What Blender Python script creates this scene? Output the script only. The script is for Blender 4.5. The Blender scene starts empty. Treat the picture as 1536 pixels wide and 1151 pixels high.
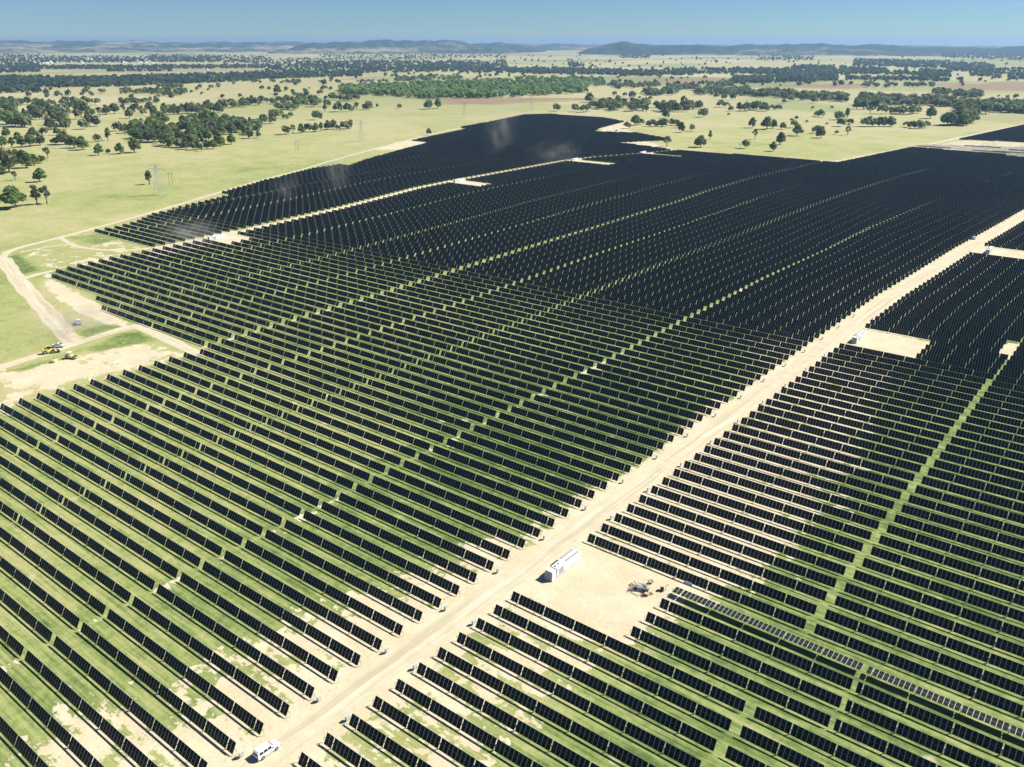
import bpy, math, random
import numpy as np
from mathutils import Vector, Matrix
random.seed(7); RS = np.random.RandomState(11)
sc = bpy.context.scene
C = sc.collection
D = bpy.data
R = math.radians

# ------------------------------------------------------------------ camera
CAMZ = 122.0; FPX = 1280.0; PW, PH = 1536.0, 1151.0; HORY = 60.0
PITCH = math.atan((PH/2-HORY)/FPX); TH = -0.669
cam_d = D.cameras.new('camera'); cam = D.objects.new('camera', cam_d); C.objects.link(cam)
cam_d.sensor_width = 36.0; cam_d.lens = 36.0*FPX/PW; cam_d.clip_start = 1.0; cam_d.clip_end = 80000
cam.location = (0, 0, CAMZ); cam.rotation_euler = (math.pi/2-PITCH, 0, -TH)
sc.camera = cam

def px(x, y, z=0.0):
    """where on the plain (at height z) the thing seen at photo pixel x, y stands"""
    a = x-PW/2; b = -(y-PH/2)
    fy = FPX*math.cos(PITCH)+b*math.sin(PITCH); fz = -FPX*math.sin(PITCH)+b*math.cos(PITCH)
    t = (z-CAMZ)/fz
    return np.array([a*t*math.cos(TH)+fy*t*math.sin(TH), -a*t*math.sin(TH)+fy*t*math.cos(TH)])
def proj(X, Y, Z=0.0):
    g0 = X*math.cos(TH)-Y*math.sin(TH); g1 = X*math.sin(TH)+Y*math.cos(TH); h = Z-CAMZ
    dep = g1*math.cos(PITCH)-h*math.sin(PITCH); up = g1*math.sin(PITCH)+h*math.cos(PITCH)
    if dep < 1: return None
    return PW/2+FPX*g0/dep, PH/2-FPX*up/dep, dep
def poly(pts): return np.array([px(x, y) for x, y in pts])

# ------------------------------------------------------------------ helpers
def tag(o, label=None, cat=None, group=None, kind=None):
    if label: o['label'] = label
    if cat: o['category'] = cat
    if group: o['group'] = group
    if kind: o['kind'] = kind
    return o
def empty(name, loc=(0, 0, 0), rz=0.0):
    o = D.objects.new(name, None); C.objects.link(o); o.location = loc; o.rotation_euler = (0, 0, rz); o.empty_display_size = .5
    return o
class MB:
    """collects polygons; build() links them as one mesh object"""
    def __init__(s): s.v = []; s.f = []; s.uv = []; s.m = []; s.sm = []
    def poly(s, pts, uv=None, m=0, smooth=False):
        n = len(s.v); s.v += [tuple(p) for p in pts]; s.f.append(tuple(range(n, n+len(pts))))
        s.uv += list(uv) if uv else [(0, 0)]*len(pts); s.m.append(m); s.sm.append(smooth)
    def box(s, x0, x1, y0, y1, z0, z1, m=0, M=None, top=None):
        """axis box; top=(dx0,dx1,dy0,dy1) pulls the upper corners in"""
        t = top or (0, 0, 0, 0)
        P = [(x0, y0, z0), (x1, y0, z0), (x1, y1, z0), (x0, y1, z0), (x0+t[0], y0+t[2], z1), (x1-t[1], y0+t[2], z1), (x1-t[1], y1-t[3], z1), (x0+t[0], y1-t[3], z1)]
        if M: P = [tuple(M @ Vector(p)) for p in P]
        for q in ((0, 3, 2, 1), (4, 5, 6, 7), (0, 1, 5, 4), (1, 2, 6, 5), (2, 3, 7, 6), (3, 0, 4, 7)): s.poly([P[i] for i in q], m=m)
    def tube(s, a, b, r0, r1=None, n=7, m=0, caps=True):
        a, b = Vector(a), Vector(b); r1 = r0 if r1 is None else r1
        d = (b-a).normalized(); u = d.orthogonal().normalized(); w = d.cross(u)
        A = [a+(u*math.cos(2*math.pi*k/n)+w*math.sin(2*math.pi*k/n))*r0 for k in range(n)]
        B = [b+(u*math.cos(2*math.pi*k/n)+w*math.sin(2*math.pi*k/n))*r1 for k in range(n)]
        for k in range(n): s.poly([A[k], A[(k+1) % n], B[(k+1) % n], B[k]], m=m, smooth=n > 6)
        if caps: s.poly(A[::-1], m=m); s.poly(B, m=m)
    def mesh(s, name, mats):
        me = D.meshes.new(name); me.from_pydata(s.v, [], s.f)
        l = me.uv_layers.new(name='uv'); l.data.foreach_set('uv', np.array(s.uv, 'f').ravel())
        for a in (mats if isinstance(mats, (list, tuple)) else [mats]): me.materials.append(a)
        me.polygons.foreach_set('material_index', s.m); me.polygons.foreach_set('use_smooth', s.sm)
        me.update(); return me
    def build(s, name, mats, parent=None, loc=None):
        o = D.objects.new(name, s.mesh(name, mats)); C.objects.link(o)
        if parent: o.parent = parent
        if loc is not None: o.location = loc
        return o
def link(name, me, parent=None, loc=None):
    o = D.objects.new(name, me); C.objects.link(o)
    if parent: o.parent = parent
    if loc is not None: o.location = loc
    return o
def copy_tree(o, parent=None):
    c = o.copy(); C.objects.link(c)
    if parent: c.parent = parent
    for ch in o.children: copy_tree(ch, c)
    return c
def big_mesh(name, V, F, mats, mi=None, uv=None, smooth=False, attrs=None):
    """quads from numpy"""
    me = D.meshes.new(name); V = np.asarray(V, 'f'); F = np.asarray(F, 'i'); n, k = F.shape
    me.vertices.add(len(V)); me.vertices.foreach_set('co', V.ravel())
    me.loops.add(n*k); me.loops.foreach_set('vertex_index', F.ravel())
    me.polygons.add(n); me.polygons.foreach_set('loop_start', np.arange(n, dtype='i')*k)
    for a in (mats if isinstance(mats, (list, tuple)) else [mats]): me.materials.append(a)
    if mi is not None: me.polygons.foreach_set('material_index', np.asarray(mi, 'i'))
    if smooth: me.polygons.foreach_set('use_smooth', np.ones(n, bool))
    if uv is not None: me.uv_layers.new(name='uv').data.foreach_set('uv', np.asarray(uv, 'f').ravel())
    for k_, a in (attrs or {}).items():
        me.attributes.new(k_, 'FLOAT', 'POINT').data.foreach_set('value', np.asarray(a, 'f').ravel())
    me.update(calc_edges=True); me.validate(); return me
def nth(n):
    return str(n)+('th' if 10 <= n % 100 <= 20 else {1: 'st', 2: 'nd', 3: 'rd'}.get(n % 10, 'th'))

# ------------------------------------------------------------------ materials
class NT:
    def __init__(s, name):
        s.m = D.materials.new(name); s.m.use_nodes = True; s.t = s.m.node_tree; s.n = s.t.nodes; s.l = s.t.links
        s.b = s.n['Principled BSDF']; s.out = s.n['Material Output']
    def add(s, typ, ins=None, **kw):
        n = s.n.new(typ)
        for k, v in kw.items(): setattr(n, k, v)
        for k, v in (ins or {}).items(): s.put(n.inputs[k], v)
        return n
    def put(s, sock, v):
        if isinstance(v, bpy.types.NodeSocket): s.l.new(v, sock)
        elif isinstance(v, bpy.types.Node): s.l.new(v.outputs[0], sock)
        else: sock.default_value = v
    def math(s, op, a, b=None, c=None, clamp=False):
        n = s.add('ShaderNodeMath', operation=op, use_clamp=clamp); s.put(n.inputs[0], a)
        if b is not None: s.put(n.inputs[1], b)
        if c is not None: s.put(n.inputs[2], c)
        return n.outputs[0]
    def noise(s, vec, scale, detail=4, rough=.55, dist=0.0, out='Fac'):
        n = s.add('ShaderNodeTexNoise', {'Scale': scale, 'Detail': detail, 'Roughness': rough, 'Distortion': dist}); s.put(n.inputs['Vector'], vec)
        return n.outputs[out]
    def mapping(s, vec, scale=(1, 1, 1), loc=(0, 0, 0), rot=(0, 0, 0)):
        n = s.add('ShaderNodeMapping'); s.put(n.inputs[0], vec); n.inputs['Scale'].default_value = scale; n.inputs['Location'].default_value = loc; n.inputs['Rotation'].default_value = rot
        return n.outputs[0]
    def mix(s, fac, a, b, mode='MIX'):
        n = s.add('ShaderNodeMix', data_type='RGBA', blend_type=mode)
        for q, v in ((n.inputs['Factor'], fac), (n.inputs['A'], a), (n.inputs['B'], b)) if False else (): pass
        s.put(n.inputs[0], fac); s.put(n.inputs[6], a if not isinstance(a, tuple) else (*a, 1)[:4]); s.put(n.inputs[7], b if not isinstance(b, tuple) else (*b, 1)[:4])
        return n.outputs[2]
    def ramp(s, fac, stops):
        n = s.add('ShaderNodeValToRGB'); s.put(n.inputs[0], fac); e = n.color_ramp.elements
        while len(e) > 1: e.remove(e[-1])
        e[0].position = stops[0][0]; e[0].color = (*stops[0][1], 1) if isinstance(stops[0][1], tuple) else (stops[0][1],)*3+(1,)
        for p, c in stops[1:]:
            k = e.new(p); k.color = (*c, 1) if isinstance(c, tuple) else (c, c, c, 1)
        return n.outputs[0]
    def step(s, x, lo, hi):
        n = s.add('ShaderNodeMapRange', {'From Min': lo, 'From Max': hi}, interpolation_type='SMOOTHSTEP'); s.put(n.inputs['Value'], x); return n.outputs[0]
    def pos(s): return s.add('ShaderNodeNewGeometry').outputs['Position']
    def obj(s): return s.add('ShaderNodeTexCoord').outputs['Object']
    def attr(s, name): return s.add('ShaderNodeAttribute', attribute_name=name).outputs['Fac']
    def done(s, col, rough=.6, spec=.3, metal=0.0):
        s.put(s.b.inputs['Base Color'], col if not isinstance(col, tuple) else (*col, 1)); s.put(s.b.inputs['Roughness'], rough)
        s.b.inputs['Specular IOR Level'].default_value = spec; s.b.inputs['Metallic'].default_value = metal
        return s.m
def plain(name, col, rough=.5, spec=.4, metal=0.0, dirt=.25, scale=2.0):
    t = NT(name); n = t.noise(t.obj(), scale, 5); c2 = tuple(x*(1-dirt) for x in col)
    return t.done(t.mix(t.step(n, .4, .68), col, c2), rough, spec, metal)

M = {}
M['white'] = plain('white_paint', (.78, .79, .78), .4, .5, dirt=.12)
M['cabinet'] = plain('cabinet_grey', (.52, .54, .55), .45, .4, dirt=.2)
M['car_white'] = plain('white_car_paint', (.8, .81, .81), .22, .6, dirt=.08, scale=.8)
M['grey'] = plain('grey_louvre', (.33, .35, .37), .55)
M['dark'] = plain('dark_gap', (.04, .043, .048), .6)
M['glass'] = plain('dark_glass', (.02, .024, .03), .08, .6, dirt=.1)
M['tyre'] = plain('tyre_rubber', (.025, .025, .026), .85, .2)
M['rim'] = plain('wheel_rim', (.4, .41, .42), .4, .5, .6)
M['yellow'] = plain('yellow_machine_paint', (.74, .6, .13), .5, .4, dirt=.4)
M['steel'] = plain('galvanised_steel', (.55, .57, .58), .5, .5, .35, dirt=.25, scale=1.2)
M['dull_steel'] = plain('dull_steel', (.3, .32, .34), .55, .4, .2, dirt=.5, scale=3)
M['galv'] = plain('pylon_steel', (.5, .52, .53), .55, .4, .2)
M['concrete'] = plain('concrete', (.48, .46, .42), .85, .2)
M['wood'] = plain('pallet_timber', (.34, .24, .14), .85, .2, dirt=.5)
M['wire'] = plain('power_cable', (.1, .1, .1), .6)
M['red'] = plain('tail_lamp', (.45, .02, .02), .3, .5)
M['lamp'] = plain('head_lamp', (.7, .72, .74), .15, .7)
M['roof_iron'] = plain('roof_iron', (.62, .63, .63), .4, .5)
M['carton'] = plain('carton', (.5, .4, .26), .9, .2, dirt=.3)
M['trunk'] = plain('bark', (.2, .165, .13), .9, .1, dirt=.45, scale=1.5)

def panel_material():
    t = NT('solar_glass'); uv = t.add('ShaderNodeUVMap', uv_map='uv').outputs[0]
    sp = t.add('ShaderNodeSeparateXYZ'); t.put(sp.inputs[0], uv); U, V = sp.outputs[0], sp.outputs[1]
    def line(x, n, w):      # 1 on lines n per unit of x
        f = t.math('FRACT', t.math('MULTIPLY', x, n)); d = t.math('SUBTRACT', .5, t.math('ABSOLUTE', t.math('SUBTRACT', f, .5)))
        return t.math('LESS_THAN', d, w)
    mod = line(U, 1, .06); edge = t.math('GREATER_THAN', t.math('ABSOLUTE', t.math('SUBTRACT', V, .5)), .487)
    mid = t.math('LESS_THAN', t.math('ABSOLUTE', t.math('SUBTRACT', V, .5)), .013)
    cell = t.math('MAXIMUM', line(U, 6, .035), line(V, 24, .05))
    n = t.add('ShaderNodeTexWhiteNoise', noise_dimensions='2D'); fl = t.add('ShaderNodeVectorMath', operation='FLOOR'); t.put(fl.inputs[0], uv); t.put(n.inputs['Vector'], fl.outputs[0])
    base = t.mix(n.outputs[0], (.0205, .0235, .014), (.028, .031, .0195))
    col = t.mix(cell, base, (.035, .037, .033)); col = t.mix(mid, col, (.15, .165, .16))
    col = t.mix(t.math('MAXIMUM', mod, edge), col, (.41, .43, .40))
    m = t.done(col, .2, .06)
    return m
M['panel'] = panel_material()
M['backsheet'] = plain('panel_underside', (.05, .055, .06), .6)

def leaf_material(name, c0, c1, c2):
    t = NT(name); v = t.add('ShaderNodeAttribute', attribute_name='tint').outputs['Fac']
    oi = t.add('ShaderNodeObjectInfo').outputs['Random']
    col = t.ramp(v, [(0, c0), (.5, c1), (1, c2)])
    h = t.add('ShaderNodeHueSaturation'); t.put(h.inputs['Hue'], t.math('ADD', .485, t.math('MULTIPLY', oi, .03)))
    t.put(h.inputs['Saturation'], t.math('ADD', .8, t.math('MULTIPLY', oi, .3))); t.put(h.inputs['Value'], t.math('ADD', .75, t.math('MULTIPLY', oi, .5))); t.put(h.inputs['Color'], col)
    t.done(h.outputs[0], .7, .25)
    tr = t.add('ShaderNodeBsdfTranslucent'); t.put(tr.inputs[0], h.outputs[0])
    mx = t.add('ShaderNodeMixShader'); mx.inputs[0].default_value = .45; t.l.new(t.b.outputs[0], mx.inputs[1]); t.l.new(tr.outputs[0], mx.inputs[2]); t.l.new(mx.outputs[0], t.out.inputs[0])
    return t.m
M['leaf'] = leaf_material('gum_leaves', (.115, .17, .06), (.19, .255, .085), (.28, .34, .12))
M['leaf_grey'] = leaf_material('grey_gum_leaves', (.12, .145, .085), (.19, .22, .125), (.27, .295, .18))

# ------------------------------------------------------------------ plan of the farm
def pw(tab, y): return np.interp(y, [a for a, b in tab], [b for a, b in tab])
WT = [(-900, [(0, 0)]), (-590, [(300, 0), (438, -14), (497, -25), (547, -34), (595, -38), (778, -39), (822, -30), (881, -8), (936, 10)]),
      (-505, [(320, 0), (438, -14), (497, -25), (547, -35), (595, -38), (778, -39), (822, -30), (881, -6), (936, 12)]),
      (-320, [(300, 0), (430, -4), (500, -5), (629, -9), (690, -14), (780, -15), (829, -12), (950, -4)]),
      (-175, [(0, 0), (300, 0), (440, -2), (540, 1), (618, 1), (695, 4.5), (772, 9.5), (890, 17), (950, 26), (1200, 45)]),
      (-110, [(0, 0), (450, 0), (500, 2), (587, 5), (650, 9), (744, 14), (850, 20), (950, 27), (1150, 45), (1300, 60)])]
def warp(X, Y): return float(np.interp(X, [w[0] for w in WT], [pw(w[1], Y) for w in WT]))
ROWY = []
y = 62.8
rows = {}
yy = 62.8
for i in range(0, 300):
    rows[i] = yy; yy += min(6.03+.031*i, 7.02)
yy = 62.8
for i in range(-1, -9, -1):
    yy -= 6.0; rows[i] = yy
K = .988
FARM = np.array([(90, 0), (-330, 0), (-330, 60), (-317, 128), (-315.5, 190), (-367, 190), (-421, 192), (-424, 198), (-473, 201), (-500, 207), (-508, 276), (-592, 278), (-592, 298), (-598, 314), (-619, 344),
    (-643, 424), (-660, 425), (-692, 505), (-716, 575), (-718, 612), (-704, 614), (-724, 652), (-768, 766), (-789, 828), (-823, 826), (-870, 997), (-895, 1000), (-901, 1033), (-924, 1127), (-959, 1244), (-933, 1284),
    (-813, 1281), (-748, 1240), (-717, 1118), (-695, 1072), (-640, 1094), (-555, 1048), (-595, 972), (-515, 951), (-498, 943), (-390, 953), (-310, 950), (-286, 1152), (-178, 1142), (-178, 1128), (90, 1110)])*K
FARB = np.array([(-262, 1288), (-187, 1304), (80, 1360), (80, 1720), (-222, 1660)])*K
STOW = np.array([(-286, 1166), (-178, 1150), (-178, 1128), (90, 1112), (90, 1300), (-176, 1238), (-278, 1196)])*K
POSTS = np.array([(-276, 1206), (-176, 1245), (90, 1308), (90, 1350), (-187, 1296), (-262, 1280)])*K
def inside_intervals(P, y):
    xs = []
    for a, b in zip(P, np.roll(P, -1, 0)):
        if (a[1] > y) != (b[1] > y): xs.append(a[0]+(y-a[1])/(b[1]-a[1])*(b[0]-a[0]))
    xs.sort(); return list(zip(xs[::2], xs[1::2]))
LEFT = [(-171.1, -114.5, 1), (-229.9, -172.7, -1), (-272, -230.8, 1), (-314.9, -273.5, -1), (-358, -317.5, 1), (-398.8, -359.2, -1), (-455, -399.8, 1), (-498.5, -456.2, -1)]
WEST = [(-563.5, -507.5, 1), (-605, -564.8, -1), (-662, -606, 1), (-704, -663, -1), (-760, -705, 1), (-802, -761, -1), (-858, -803, 1), (-900, -859, -1), (-958, -901, 1)]
RIGHT = [(-103.4, -45.6, -1), (-43.4, 15, 1), (17, 75, -1)]
COLS = LEFT+WEST+RIGHT
PADS = [(-105, -74.8, 136, 159, 'R'), (-105, -74.2, 356.5, 385.5, 'R'), (-105, -60, 577, 606, 'R'), (-499, -477, 312, 332, 'W'), (-499, -466, 585, 606, 'W'), (-499, -455, 775, 792, 'W'), (-499, -450, 880, 893, 'W'),
        (-700, -640, 976, 985, 'W')]
PITCHM = .998; GAP = .2
def bays_for(n):
    if n == 56: return [2, 7, 8, 8, 8, 8, 8, 7]
    if n == 40: return [2, 7, 8, 8, 8, 7]
    b = [2]; n -= 2
    while n > 0: k = min(8, n); b.append(k); n -= k
    return b
trk = []     # dicts x0,x1,y,col,row,side(2-module end: +1 right, -1 left)
for i, y in sorted(rows.items()):
    for P in (FARM,):
        for a, b in inside_intervals(P, y):
            for ci, (x0, x1, side) in enumerate(COLS):
                w = warp((x0+x1)/2, y)
                sq = .3*min(1, max(0, (y-380)/120)); c0, c1 = x0+warp(x0, y)-sq*(ci not in (8, len(LEFT)+len(WEST))), x1+warp(x1, y)+sq*(ci not in (0, len(LEFT)))
                if ci == len(LEFT)+len(WEST) and y > 352: c1 += 1.4
                for p0, p1, q0, q1, nm in PADS:
                    if q0 <= y <= q1 and c0 < p1+w-1 and c1 > p0+w+1:
                        c0 = max(c0, p1+w)
                if 388 <= y <= 406 and ci == len(LEFT)+len(WEST): c1 = -48.5
                pad_row = ci == len(LEFT)+len(WEST) and 136 <= y <= 159
                if pad_row: c1 = -31.2
                if ci == len(LEFT)+len(WEST)+1 and 136 <= y <= 159: c0 = -30.2
                lo, hi = max(c0, a), min(c1, b)
                if hi-lo < 4.5: continue
                full = (hi-lo) > (c1-c0)-3
                cw = c1-c0
                n = (56 if 55.5 < cw < 60.5 else 40 if 39 < cw < 43.5 else int((cw-.2)/1.025)) if full else max(3, int((hi-lo-.8)/1.025))
                if not full:
                    if lo > c0+1: lo2, hi2 = hi-(n*PITCHM+(len(bays_for(n))-1)*GAP), hi
                    else: lo2, hi2 = lo, lo+(n*PITCHM+(len(bays_for(n))-1)*GAP)
                    lo, hi = lo2, hi2
                trk.append(dict(x0=lo, x1=hi, y=y, col=ci, row=i, side=side, n=n, full=full))
def in_view(t):
    best = None
    for f in (0, .25, .5, .75, 1):
        p = proj(t['x0']+(t['x1']-t['x0'])*f, t['y'], 1.5)
        if p and -8 < p[0] < PW+8 and 0 < p[1] < PH+14: best = min(best or 1e9, p[2])
    return best
for t in trk: t['dep'] = in_view(t)
vis = sorted([t for t in trk if t['dep']], key=lambda t: t['dep'])
flat_row = max((i for i in rows if rows[i] <= 159))
for t in trk:
    t['flat'] = t['row'] == flat_row and t['col'] >= len(LEFT)+len(WEST) 
near = vis[:300]; nearset = set(id(t) for t in near)
far = [t for t in trk if id(t) not in nearset and (t['dep'] or t['y'] < 400)]
print('trackers', len(trk), 'visible', len(vis), 'row for flat', flat_row, rows[flat_row], 'depth300', near[-1]['dep'])

# ------------------------------------------------------------------ trackers
AXZ = 1.32; CH = 1.14; TILT = 60.0
def table_quads(x0, x1, n, tilt, u0=0.0):
    c = np.array([0, math.cos(R(tilt)), math.sin(R(tilt))]); nn = np.array([0, -math.sin(R(tilt)), math.cos(R(tilt))])
    o = np.array([0, 0, AXZ])
    def P(x, s, h): return tuple(np.array([x, 0, 0])+o+c*s+nn*h)
    f0, f1 = .1, .065
    Q = []
    Q.append(([P(x0, -CH, f0), P(x1, -CH, f0), P(x1, CH, f0), P(x0, CH, f0)], [(u0, 0), (u0+n, 0), (u0+n, 1), (u0, 1)], 0))
    Q.append(([P(x0, CH, f1), P(x1, CH, f1), P(x1, -CH, f1), P(x0, -CH, f1)], None, 1))
    Q.append(([P(x0, -CH, f1), P(x1, -CH, f1), P(x1, -CH, f0), P(x0, -CH, f0)], None, 2))
    Q.append(([P(x1, CH, f1), P(x0, CH, f1), P(x0, CH, f0), P(x1, CH, f0)], None, 2))
    Q.append(([P(x0, CH, f1), P(x0, -CH, f1), P(x0, -CH, f0), P(x0, CH, f0)], None, 2))
    Q.append(([P(x1, -CH, f1), P(x1, CH, f1), P(x1, CH, f0), P(x1, -CH, f0)], None, 2))
    return Q
PM = [M['panel'], M['backsheet'], M['steel']]
_meshes = {}
def tracker_parts(n, side, tilt):
    key = (n, side, tilt)
    if key in _meshes: return _meshes[key]
    b = bays_for(n)
    if side > 0: b = b[::-1]
    L = sum(b)*PITCHM+(len(b)-1)*GAP; x = -L/2; parts = []; posts = []; u0 = 0
    for j, k in enumerate(b):
        m = MB()
        for q, uv, mi in table_quads(x, x+k*PITCHM, k, tilt, u0): m.poly(q, uv, mi)
        parts.append(('panel_table', m.mesh('panel_table', PM))); u0 += k; x += k*PITCHM
        if j < len(b)-1: posts.append(x+GAP/2); x += GAP
    ends = [(-1 if side < 0 else 1)*(L/2+.45)]
    m = MB(); m.tube((-L/2-.25, 0, AXZ), (L/2+.25, 0, AXZ), .075, n=8); parts.append(('torque_tube', m.mesh('torque_tube', M['steel'])))
    for xp in posts:
        m = MB(); m.box(xp-.06, xp+.06, -.08, .08, -.3, AXZ-.08); m.box(xp-.1, xp+.1, -.14, .14, AXZ-.12, AXZ+.13)
        parts.append(('support_post', m.mesh('support_post', M['steel'])))
    m = MB(); m.box(ends[0]-.03, ends[0]+.03, -.03, .03, -.3, AXZ+.25); m.box(ends[0]-.05, ends[0]+.05, -.12, .03, .9, 1.25)
    parts.append(('cable_post', m.mesh('cable_post', M['steel'])))
    xm = posts[len(posts)//2]; m = MB(); m.box(xm-.22, xm+.22, -.32, -.09, AXZ-.5, AXZ-.1); m.tube((xm, -.2, AXZ-.85), (xm, -.2, AXZ-.5), .1, n=8)
    parts.append(('drive_motor', m.mesh('drive_motor', M['grey'])))
    mm = MB()
    x = -L/2; u0 = 0
    for j, k in enumerate(b):
        for q, uv, mi in table_quads(x, x+k*PITCHM, k, tilt, u0): mm.poly(q, uv, mi)
        u0 += k; x += k*PITCHM+GAP
    mm.tube((-L/2-.25, 0, AXZ), (L/2+.25, 0, AXZ), .075, n=6, m=2)
    for xp in posts: mm.box(xp-.06, xp+.06, -.08, .08, -.3, AXZ-.08, m=2)
    _meshes[key] = (L, parts, mm.mesh('solar_tracker', PM)); return _meshes[key]
def dims(i):
    return i
roots = {}
NFULL = 140
GRP = 'solar trackers in parallel rows'
first_right = len(LEFT)+len(WEST)
van_row = 0
def tracker_label(t):
    c, i = t['col'], t['row']
    if t['flat']:
        return ('solar tracker lying flat with pale grey panels, beginning at the bare pad' if c == first_right else 'pale solar tracker lying flat, second in line from the bare pad')
    if c < len(LEFT):
        which = ['first left of dirt road', 'second left of dirt road', 'third left of dirt road', 'fourth left of dirt road', 'fifth left of dirt road', 'sixth left of dirt road'][min(c, 5)]
        d = i-van_row
        r = 'row level with white wagon' if d == 0 else f'{nth(d)} row beyond white wagon' if d > 0 else f'{nth(-d)} row before white wagon'
    else:
        which = ['first right of dirt road', 'second right of dirt road', 'third right of dirt road'][c-first_right]
        lo = min(k for k in rows if 136 <= rows[k]); hi = max(k for k in rows if rows[k] <= 159)
        r = f'{nth(lo-i)} row in front of scrap heap' if i < lo else f'{nth(i-hi)} row behind scrap heap' if i > hi else f'row {nth(hi-i)} before flat one'
    return f'dark solar tracker {which}, {r}'
for k, t in enumerate(near):
    n = t['n']; tilt = 6.0 if t['flat'] else TILT
    L, parts, whole = tracker_parts(n, t['side'], tilt)
    xc = (t['x0']+t['x1'])/2; s = (t['x1']-t['x0'])/L
    z = 0.0
    if k < NFULL or t['flat']:
        key = (n, t['side'], tilt)
        if key not in roots:
            r = empty('solar_tracker')
            for nm, me in parts: link(nm, me, r)
            roots[key] = r; o = r
        else: o = copy_tree(roots[key])
    else:
        o = link('solar_tracker', whole)
    o.location = (xc, t['y'], z); o.scale = (s, 1, 1); o.rotation_euler = (0 if t['flat'] else R(RS.normal()*.9), 0, 0)
    tag(o, tracker_label(t), 'solar tracker', GRP)
# the rest of the array, one object
V = []; F = []; MI = []; UVS = []
for t in far:
    b = bays_for(t['n'])
    if t['side'] > 0: b = b[::-1]
    L = sum(b)*PITCHM+(len(b)-1)*GAP; s = (t['x1']-t['x0'])/L; x = t['x0']; u0 = 0
    for k in b:
        for q, uv, mi in table_quads(x, x+k*PITCHM*s, k, TILT, u0):
            n0 = len(V); V += [(p[0], p[1]+t['y'], p[2]) for p in q]; F.append((n0, n0+1, n0+2, n0+3)); MI.append(mi); UVS += uv or [(0.5, .25)]*4
        u0 += k; x += (k*PITCHM+GAP)*s
for i, y in rows.items():        # trackers stowed level at the far right
    for a, b in inside_intervals(STOW, y):
        x = a
        while x+41 < b:
            for q, uv, mi in table_quads(x, x+40, 40, 3.0 if RS.rand() < .85 else 20.0):
                n0 = len(V); V += [(p[0], p[1]+y, p[2]) for p in q]; F.append((n0, n0+1, n0+2, n0+3)); MI.append(mi); UVS += uv or [(0.5, .25)]*4
            x += 42.5
for i, y in rows.items():        # the separate dark block at the far right
    for a, b in inside_intervals(FARB, y):
        x = a
        while x+10 < b:
            n = min(40, int(b-x))
            for q, uv, mi in table_quads(x, x+n, n, TILT):
                n0 = len(V); V += [(p[0], p[1]+y, p[2]) for p in q]; F.append((n0, n0+1, n0+2, n0+3)); MI.append(mi); UVS += uv or [(0.5, .25)]*4
            x += n+1.2
o = link('solar_tracker_field', big_mesh('solar_tracker_field', V, F, PM, MI, UVS))
tag(o, 'far expanse of dark solar trackers running to the edge of the pasture', 'solar trackers', None, 'stuff')

m = MB()
for i, y in rows.items():
    for a, b in inside_intervals(POSTS, y):
        x = a
        while x < b: m.box(x-.14, x+.14, y-.14, y+.14, -.2, 1.9); x += 7.6
o = m.build('bare_posts', M['steel']); tag(o, 'rows of bare posts without panels before the far right dark block', 'posts', None, 'stuff')

# combiner boxes on posts at every third roadside row
def make_box():
    r = empty('combiner_box')
    m = MB(); m.box(-.6, .6, -.3, .3, .6, 1.75); m.box(-.66, .66, -.36, .36, 1.75, 1.82); m.build('cabinet', M['cabinet'], r)
    m = MB(); m.box(-.5, .5, -.325, -.303, .68, 1.68); m.box(.3, .36, -.36, -.325, 1.1, 1.3); m.build('door', M['cabinet'], r)
    for sx in (-.5, .5):
        m = MB(); m.box(sx-.05, sx+.05, -.06, .06, -.2, .6); m.build('leg', M['steel'], r)
    return r
boxroot = None
BS = .72
for i in sorted(rows):
    if i % 3 or rows[i] > 420: continue
    for sd, X in ((0, -113.0), (1, -104.6)):
        y = rows[i]+.2
        if sd and (136 < y < 157 or 356 < y < 386): continue
        if sd == 0 and i < 0: continue
        p = proj(X, y, 1)
        if not p or p[1] > PH-4: continue
        if boxroot is None: o = boxroot = make_box()
        else: o = copy_tree(boxroot)
        o.location = (X+warp(-110, y), y, 0); o.rotation_euler = (0, 0, R(90) if sd == 0 else R(-90)); o.scale = (BS, BS, BS)
        hi = max(k for k in rows if rows[k] <= 159); lo = min(k for k in rows if 136 <= rows[k])
        if sd == 0: lab = f'white cabinet on legs, left of dirt road, '+('beside the white wagon' if i == 0 else f'{nth(i//3)} cabinet beyond white wagon')
        else: lab = 'white cabinet on legs, right of dirt road, '+(f'{nth((lo-i+2)//3)} cabinet in front of scrap heap' if i < lo else f'{nth((i-hi+2)//3)} cabinet behind scrap heap')
        tag(o, lab, 'cabinet', 'white cabinets at the row ends along the road')

exec_rest = True
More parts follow.
